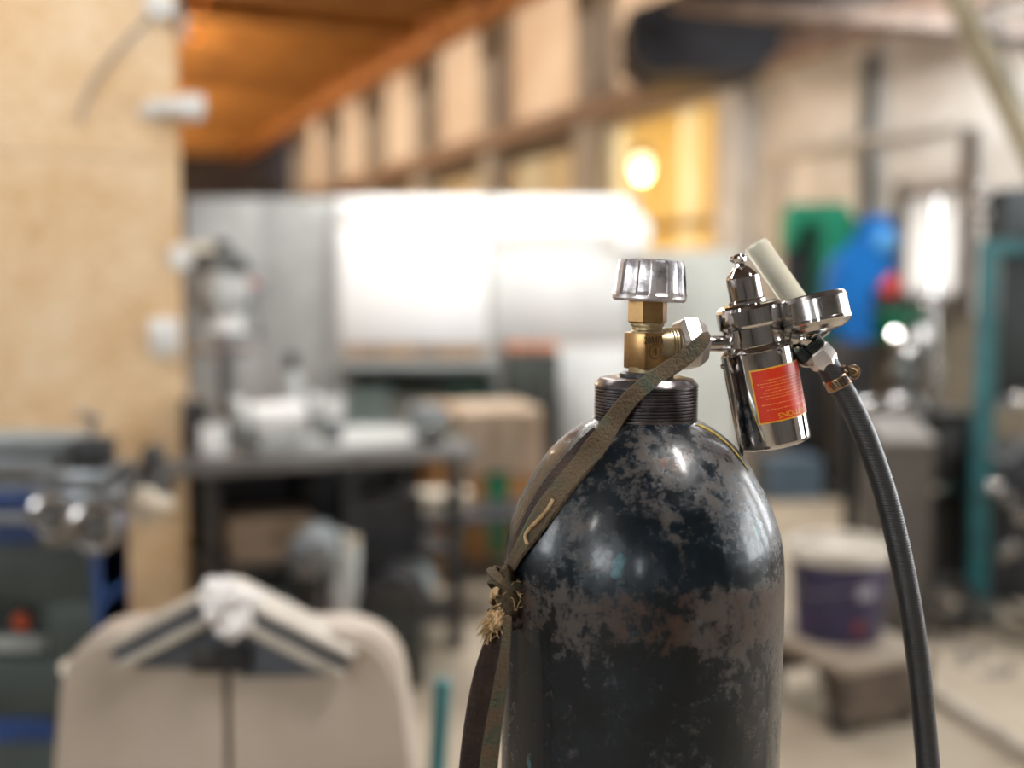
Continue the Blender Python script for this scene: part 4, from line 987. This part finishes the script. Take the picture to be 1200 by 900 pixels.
R1, R0, HB = .172, .150, .34
PUR = mat('purple_label', '#2c2645', .45, 0, '#241f38', 6)
mk('body', lathe(B(), [(0, 0), (R0, 0), (R1*.985, HB*.86), (R1*.985, HB*.9), (R1*.93, HB*.9), (R0*.95, .01), (0, .01)], seg=48), PUR, t)
mk('rim', lathe(B(), [(R1*.94, HB*.84), (R1*1.05, HB*.84), (R1*1.06, HB*.9), (R1*1.03, HB), (R1*.95, HB), (R1*.94, HB*.9)], seg=48), mat('dirty_white_plastic', '#cfc8bb', .5, 0, '#a89f92', 7), t)
mk('paint_surface', lathe(B(), [(0, HB*.78), (R1*.94, HB*.78), (R1*.94, HB*.8), (0, HB*.8)], seg=40), mat('grey_residue', '#8b8880', .6, 0, '#6b6a64', 8), t)
def bwrap(f0, f1, z0, z1):
    bm = B(); n = 8; cs = []
    for i in range(n+1):
        f = f0+(f1-f0)*i/n; c_ = []
        for z in (z0, z1):
            r = R0+(R1*.985-R0)*z/(HB*.86)
            for e in (.0005, .002): c_.append(bm.verts.new(((r+e)*math.sin(f), -(r+e)*math.cos(f), z)))
        cs.append(c_)
    for A_, B_ in zip(cs, cs[1:]):
        for q in ((0, 1), (1, 3), (3, 2), (2, 0)): bm.faces.new((A_[q[0]], A_[q[1]], B_[q[1]], B_[q[0]]))
    for c_ in (cs[0], cs[-1]): bm.faces.new((c_[0], c_[1], c_[3], c_[2]))
    return bm
LBLW = mat('label_print_white', '#b9b4bd', .5)
for f0_, f1_, a_, b_ in ((.12, .2, .17, .215), (.24, .38, .17, .215), (.42, .5, .17, .215)): mk('printed_mark', bwrap(f0_, f1_, a_, b_), LBLW, t)
mk('printed_mark', bwrap(.05, .35, .045, .085), mat('label_print_red', '#6e2a2c', .5), t)
mk('handle', tube(B(), smooth_path([(R1*1.05, 0, HB*.85), (R1*.9, -R1*.75, HB*.55), (0, -R1*1.12, HB*.62), (-R1*.9, -R1*.75, HB*.55), (-R1*1.05, 0, HB*.85)], 6), .004, 6), STEEL, t)
# pipe on the floor
a_, b_ = pxf(1045, 790), pxf(1260, 925)
a_.z = b_.z = .025
tag(mk('floor_pipe', cyl(B(), a_, b_, .024, seg=14), mat('pale_pipe', '#b5ab9c', .5, 0, '#9c9182', 6)), 'pale pipe lying on the concrete floor near the trolley', 'pipe')

# ------------------------------------------------------------------ green press, blue drill
gp = px2(950, 300, 8.7)
t = thing('green_press', 'green C-frame press beside the blue drilling machine', 'press', (gp.x, 8.7, 0), -.1)
def zp(y, Y=8.7): return px2(900, y, Y).z
prof_ = [(-.22, zp(405)), (.30, zp(405)), (.30, zp(258)), (.22, zp(240)), (-.17, zp(240)), (-.22, zp(252)), (-.22, zp(292)), (-.14, zp(292)), (-.10, zp(262)), (0, zp(262)), (.02, zp(372)), (-.22, zp(378))]
mk('frame', prism(B(), prof_, -.16, .16, XZ), GREEN, t)
mk('ram', box(B(), -.20, -.12, -.06, .06, zp(335), zp(292)), BLACK, t)
mk('throat_plate', box(B(), 0.02, .06, -.18, .18, zp(372), zp(262)), mat('deep_green', '#06402f', .5), t)
mk('throat_dark_fill', box(B(), -.13, .02, .06, .12, zp(378), zp(250)), BLACK, t)  # black filler added so the open throat appears dark
mk('drive_wheel', cyl(B(), (.2, .16, zp(275)), (.2, .24, zp(275)), .2, seg=32), GREEN, t)
mk('pedestal', box(box(B(), -.3, .34, -.2, .2, 0, .06), -.18, .26, -.14, .14, .06, zp(405)), DKSTEEL, t)
bp_x = px2(1003, 320, 8.2)
t = thing('blue_drill', 'bright blue column drilling machine with red motor and green table', 'drill press', (bp_x.x, 8.2, 0), 0)
def zq(y): return px2(1000, y, 8.2).z
mk('pedestal', box(box(B(), -.25, .3, -.25, .2, 0, .1, bev=.02), -.18, .14, -.15, .15, .1, zq(398), bev=.02), DKSTEEL, t)
bl = B(); prism(bl, [(-.10, zq(402)), (.08, zq(402)), (.10, zq(392)), (.06, zq(350)), (.12, zq(330)), (.24, zq(318)), (.26, zq(275)), (.18, zq(252)), (.06, zq(254)), (.0, zq(285)), (-.16, zq(300)), (-.22, zq(330)), (-.20, zq(370))], -.13, .13, XZ)
bmesh.ops.bevel(bl, geom=bl.edges[:], offset=.02, segments=2, affect='EDGES'); mk('column', bl, BBLUE, t)
mk('head_cap', blob(B(), (.17, -.12, zq(285)), .09, .06, .09), mat('light_blue_enamel', '#4f9ad4', .25), t)
mk('motor', lathe(B(), [(0, 0), (.07, 0), (.075, .1), (.05, .14), (0, .14)], TR(.19, -.1, zq(345)) @ RY(.5), 24), RED, t)
mk('spindle', lathe(B(), [(0, 0), (.05, 0), (.05, .14), (0, .14)], TR(.13, -.12, zq(362)), 20), BLACK, t)
mk('table', lathe(B(), [(0, -.16), (.05, -.15), (.2, -.02), (.22, 0), (.22, .04), (0, .05)], TR(.33, -.05, zq(372)), 32), GREEN, t)
mk('table_arm', box(B(), 0, .33, -.06, .04, zq(398), zq(385)), GREEN, t)

# ------------------------------------------------------------------ dark steel stand with shiny parts
wp = px2(1092, 500, 5.4)
t = thing('machine_stand', 'dark steel stand crowded with shiny turned parts beside the teal frame', 'stand', (wp.x+.02, 5.45, 0), 0)
ztop = px2(1085, 478, 5.4).z
mk('top', box(B(), -.36, .10, -.25, .25, ztop-.03, ztop, bev=.004), DKSTEEL, t)
for x in (-.33, .07):
    for y in (-.22, .22): mk('leg', box(B(), x-.025, x+.025, y-.025, y+.025, 0, ztop-.03), BLACK, t)
mk('cabinet', box(B(), -.30, .09, -.15, .2, .06, ztop-.04, bev=.01), mat('brown_grey_box', '#3a3733', .6, 0, '#2b2926', 5), t)
for py_ in (574, ): 
    z = px2(1085, py_, 5.15).z
    mk('steel_shelf', box(B(), -.2, .03, -.32, -.22, z-.012, z+.03, bev=.006), CHROME2, t)
bars = [(1036, 462, .17, .045), (1106, 470, .2, .04)]
for i, (px_, py_, ln, r) in enumerate(((1060, 461, .14, .035), (1020, 466, .16, .028))):
    p = px2(px_, py_, 5.22); p.z = ztop+r*.98
    o = thing('steel_bar', ('thick' if i == 0 else 'slim')+' bright steel bar lying on the dark stand', 'bar', p-V((0, 0, r)))
    mk('rod', lathe(B(), [(0, 0), (r*.9, 0), (r, .006), (r, ln-.006), (r*.9, ln), (0, ln)], TR(-ln/2, 0, r) @ RY(PI/2), 24), CHROME2, o)
    mk('end_collar', lathe(B(), [(r*.4, -.008), (r*.8, -.008), (r*.8, 0), (r*.4, 0)], TR(-ln/2, 0, r) @ RY(PI/2), 20), STEEL, o)
sp = [(1056, 432, .045, 'shiny steel hub stacked behind the thick steel bar'), (1076, 391, .06, 'largest shiny steel hub, upper of the pile on the stand'), (1055, 396, .05, 'shiny steel hub leaning beside the largest hub'), (1066, 412, .045, 'shiny steel hub under the largest hub'), (1100, 434, .035, 'small shiny hub next to the polished lever')]
zz = ztop
for i, (px_, py_, r, lb) in enumerate(sp):
    p = px2(px_, py_, 5.45+.02*i)
    o = thing('steel_hub', lb, 'hub', p, 0, 'shiny turned hubs on the dark stand')
    mk('disc', lathe(B(), [(r*.3, -r*.5), (r*.9, -r*.5), (r, -r*.4), (r, r*.2), (r*.6, r*.3), (r*.55, r*.7), (r*.3, r*.7)], RX(1.2+.2*i) @ RY(.3*i), 28), CHROME, o)
    mk('shaft', cyl(B(), (0, 0, r*.2), (0, .02, ztop-p.z), r*.3, seg=12), STEEL, o)
p = px2(1092, 395, 5.3)
o = thing('steel_lever', 'upright polished steel lever standing on the dark stand', 'lever', (p.x, 5.3, ztop))
mk('shaft', cyl(B(), (.02, 0, 0), (-.005, 0, px2(1090, 365, 5.3).z-ztop), .03, .022, seg=18), CHROME2, o)
mk('knob', blob(B(), (-.005, 0, px2(1090, 358, 5.3).z-ztop), .038, .038, .038), CHROME2, o)

# floor cabinet with slanted lid, leaning flywheel and crates by the far wall
p = px2(1055, 500, 4.92)
t = thing('sloped_cabinet', 'brown-grey metal cabinet with paler slanted lid before the dark stand', 'cabinet', (p.x, 4.92, 0), 0)
zl_, zh_ = px2(1055, 520, 4.8).z, px2(1055, 492, 5.0).z
M90 = Matrix(((0, 0, 1, 0), (1, 0, 0, 0), (0, 1, 0, 0), (0, 0, 0, 1)))
mk('body', prism(B(), [(-.14, .04), (.14, .04), (.14, zh_), (-.14, zl_)], -.12, .1, M90), mat('brown_grey_sheet', '#57504a', .6, 0, '#48423c', 4), t)
mk('lid', prism(B(), [(-.15, zl_), (.15, zh_), (.15, zh_+.018), (-.15, zl_+.018)], -.13, .11, M90), mat('pale_lid', '#7c746c', .55, .1, '#6a625b', 5), t)
mk('plinth', box(B(), -.11, .09, -.12, .12, 0, .04), BLACK, t)
p = pxf(1118, 690); ang = .3
t = thing('flywheel', 'dark spoked flywheel leaning against the dark steel stand', 'flywheel', (1.945, 4.86, .13), 0)
mk('rim', tube(B(), [(.095*math.cos(q*PI/16), .03*math.sin(q*PI/16)*1, .095*math.sin(q*PI/16)) for q in range(32)], .018, 10, True), DKSTEEL, t)
mk('hub', cyl(B(), (0, -.03, 0), (0, .02, 0), .028, seg=20, ch=.004), CHROME2, t)
for q in range(4): mk('spoke', cyl(B(), (0, 0, 0), (.09*math.cos(q*PI/2+.4), .028*math.sin(q*PI/2+.4), .09*math.sin(q*PI/2+.4)), .008, seg=8), DKSTEEL, t)
mk('foot_wedge', box(B(), -.08, .08, -.07, .02, -.13, -.112), DKWOOD, t)
p = pxf(905, 553); crate('far_crate', 'blue-grey crate on the floor before the green press', 'crate', (p.x-.16, p.y-1.1, 0), .2, .42, .3, .28, mat('crate_blue', '#4f6170', .6), mat('crate_blue_lid', '#5d7080', .6))
# bench vise and small jars
t = thing('bench_vise', 'dark bench vise bolted at the free end of the workbench', 'vise', bw(1.22, .10), HA)
mk('base', lathe(B(), [(0, 0), (.07, 0), (.07, .02), (.045, .04), (0, .04)], seg=24), DKSTEEL, t)
mk('fixed_jaw', box(B(), -.06, .06, -.0, .09, .04, .15, bev=.008), GREYP, t)
mk('moving_jaw', box(B(), -.06, .06, -.07, -.03, .04, .15, bev=.008), GREYP, t)
mk('screw', cyl(B(), (0, -.16, .08), (0, .05, .08), .012, seg=12), STEEL, t)
mk('handle', cyl(B(), (-.09, -.15, .08), (.09, -.15, .08), .007, seg=10), CHROME2, t)
# ------------------------------------------------------------------ teal framed machine
YT = 5.0
tx = px2(1152, 500, YT).x
t = thing('teal_machine', 'teal-framed machine with dark panel and grey control box on top', 'machine', (tx, YT, 0), -.4)
def tl(p): return RZ(.4) @ (p-V((tx, YT, 0)))
ztt = px2(1152, 300, YT).z
mk('post', box(B(), -.045, .045, -.05, .05, 0, ztt, bev=.008), TEAL, t)
mk('post', box(B(), .62, .71, -.05, .05, 0, ztt, bev=.008), TEAL, t)
mk('post', box(B(), -.045, .045, .5, .6, 0, ztt, bev=.008), TEAL, t); mk('post', box(B(), .62, .71, .5, .6, 0, ztt, bev=.008), TEAL, t)
mk('top_frame', box(B(), -.05, .72, -.055, .605, ztt, ztt+.07, bev=.01), mat('teal_light', '#4a8288', .45, 0, '#3c7076', 6), t)
mk('dark_panel', box(B(), .05, .62, .0, .03, px2(1152, 470, YT).z, ztt, bev=.004), mat('panel_charcoal', '#2c3131', .5), t)
mk('control_box', box(B(), .045, .55, -.05, .3, ztt+.07, px2(1180, 222, YT).z, bev=.012), mat('box_grey', '#5c656b', .45, 0, '#50585d', 4), t)
for y in (228, 250): mk('indicator', blob(B(), tl(px2(1151, y, YT-.06)), .035, .03, .035), CHROME2, t)
mk('indicator_bracket', box(B(), -.02, .05, -.05, .0, ztt+.07, px2(1151, 224, YT).z, bev=.004), DKSTEEL, t)
mk('gearbox', box(B(), .05, .6, -.02, .4, .5, .8, bev=.03), BLACK, t)
for i, (px_, py_, r) in enumerate(((1166, 568, .035), (1182, 583, .03), (1196, 602, .04), (1190, 640, .035), (1197, 468, .045), (1176, 648, .03))):
    p = tl(px2(px_, py_, YT-.13)); mk('dial', lathe(B(), [(0, 0), (r, 0), (r, .02), (r*.5, .05), (0, .05)], TR(*p)@ RX(PI/2+.3), 24), CHROME2, t)
    mk('dial_shaft', cyl(B(), p, p+V((0, .12, 0)), r*.3, seg=10), STEEL, t)
mk('shelf_bar', box(B(), .05, .62, -.06, .0, px2(1180, 476, YT).z, px2(1180, 466, YT).z), STEEL, t)
mk('lower_sheet', box(B(), -.02, .65, .02, .04, .1, .52), BLACK, t)
mk('foot', box(B(), -.09, .09, -.12, .1, 0, .12, bev=.02), mat('worn_teal_foot', '#5f625d', .6, 0, '#4b4e4a', 6), t)
pts = smooth_path([px2(1158, 525, YT-.06), px2(1175, 540, YT-.09), px2(1192, 530, YT-.09), px2(1215, 500, YT-.06)], 6)
mk('cable', tube(B(), [tl(p) for p in pts], .016, 8), GREYP, t)
pts = smooth_path([V((tx+.03, YT-.14, .3)), px2(1165, 690, YT-.14), px2(1185, 712, YT-.16), px2(1215, 728, YT-.18)], 6)
mk('cable', tube(B(), [tl(p) for p in pts], .016, 8), DKSTEEL, t)

# ------------------------------------------------------------------ overhead things
hx0, hx1 = px2(738, 60, 9.4), px2(1085, 60, 9.4)
t = thing('overhead_hopper', 'dark steel hopper hanging under the roof near the column', 'hopper', (hx0.x, 9.4, hx0.z))
zl, zh = px2(800, 86, 9.4).z-hx0.z, px2(800, -40, 9.4).z-hx0.z
W_ = hx1.x-hx0.x
mk('bin', prism(B(), [(0, px2(742, 62, 9.4).z-hx0.z), (.2, zl), (W_*.44, zl+.02), (W_*.5, zl+.12), (W_*.64, zl+.2), (W_, zl+.38), (W_, zh), (W_*.4, zh), (0, zh-.35)], 0, .9, XZ), mat('hopper_black', '#1a1a20', .6, .2, '#26242a', 3), t)
for x in (.5, W_-.1): mk('hanger', cyl(B(), (x, .4, zh), (x, .4, 5.95-hx0.z if x > .6 else 5.95-hx0.z), .02, seg=8), DKSTEEL, t)
a_, b_ = px2(845, 8, 8.6), px2(1240, 42, 6.6)
t = thing('crane_beam', 'dusty brown crane beam crossing below the roof', 'beam', a_)
d = b_-a_; Mx = frame(V((0, 0, 0)), d)
mk('flange', box(box(B(), -.05, .05, -.06, .06, -.5, d.length+.6, Mx), -.012, .012, -.05, .05, -.5, d.length+.6, Mx), mat('dusty_beam', '#7a685c', .7, 0, '#5d5048', 5), t)
mk('support', cyl(B(), (0, 0, 0), (0, 0, 4.78-a_.z), .02, seg=8), DKSTEEL, t)
e0, e1 = px2(1122, 0, 4.6), px2(1200, 165, 4.6); dd = (e1-e0).normalized()
top = e0-dd*((4.70-e0.z)/-dd.z); bot = e1+dd*(e1.z/-dd.z)
tag(mk('slanted_pole', cyl(B(), top, V((bot.x, bot.y, .0))-dd*.03, .05, .045, seg=16), mat('yellowish_pole', '#a89c80', .55, 0, '#8c8168', 6)), 'slanted yellowish pole rising past the teal machine to the roof', 'pole')
for i, (a_, b_) in enumerate((((1165, -20), (1195, 110)), ((1135, -10), (1210, 60)))):
    q0, q1 = px2(*a_, 6.0), px2(*b_, 6.3)
    tag(mk('hanging_cable', tube(B(), smooth_path([q0+V((-.1, 0, 1.4)), q0, q1, q1+V((.4, .1, -.3))], 5), .012, 6), GREYP), ('thin drooping cable', 'thin crossing cable')[i]+' near the slanted yellowish pole', 'cable')
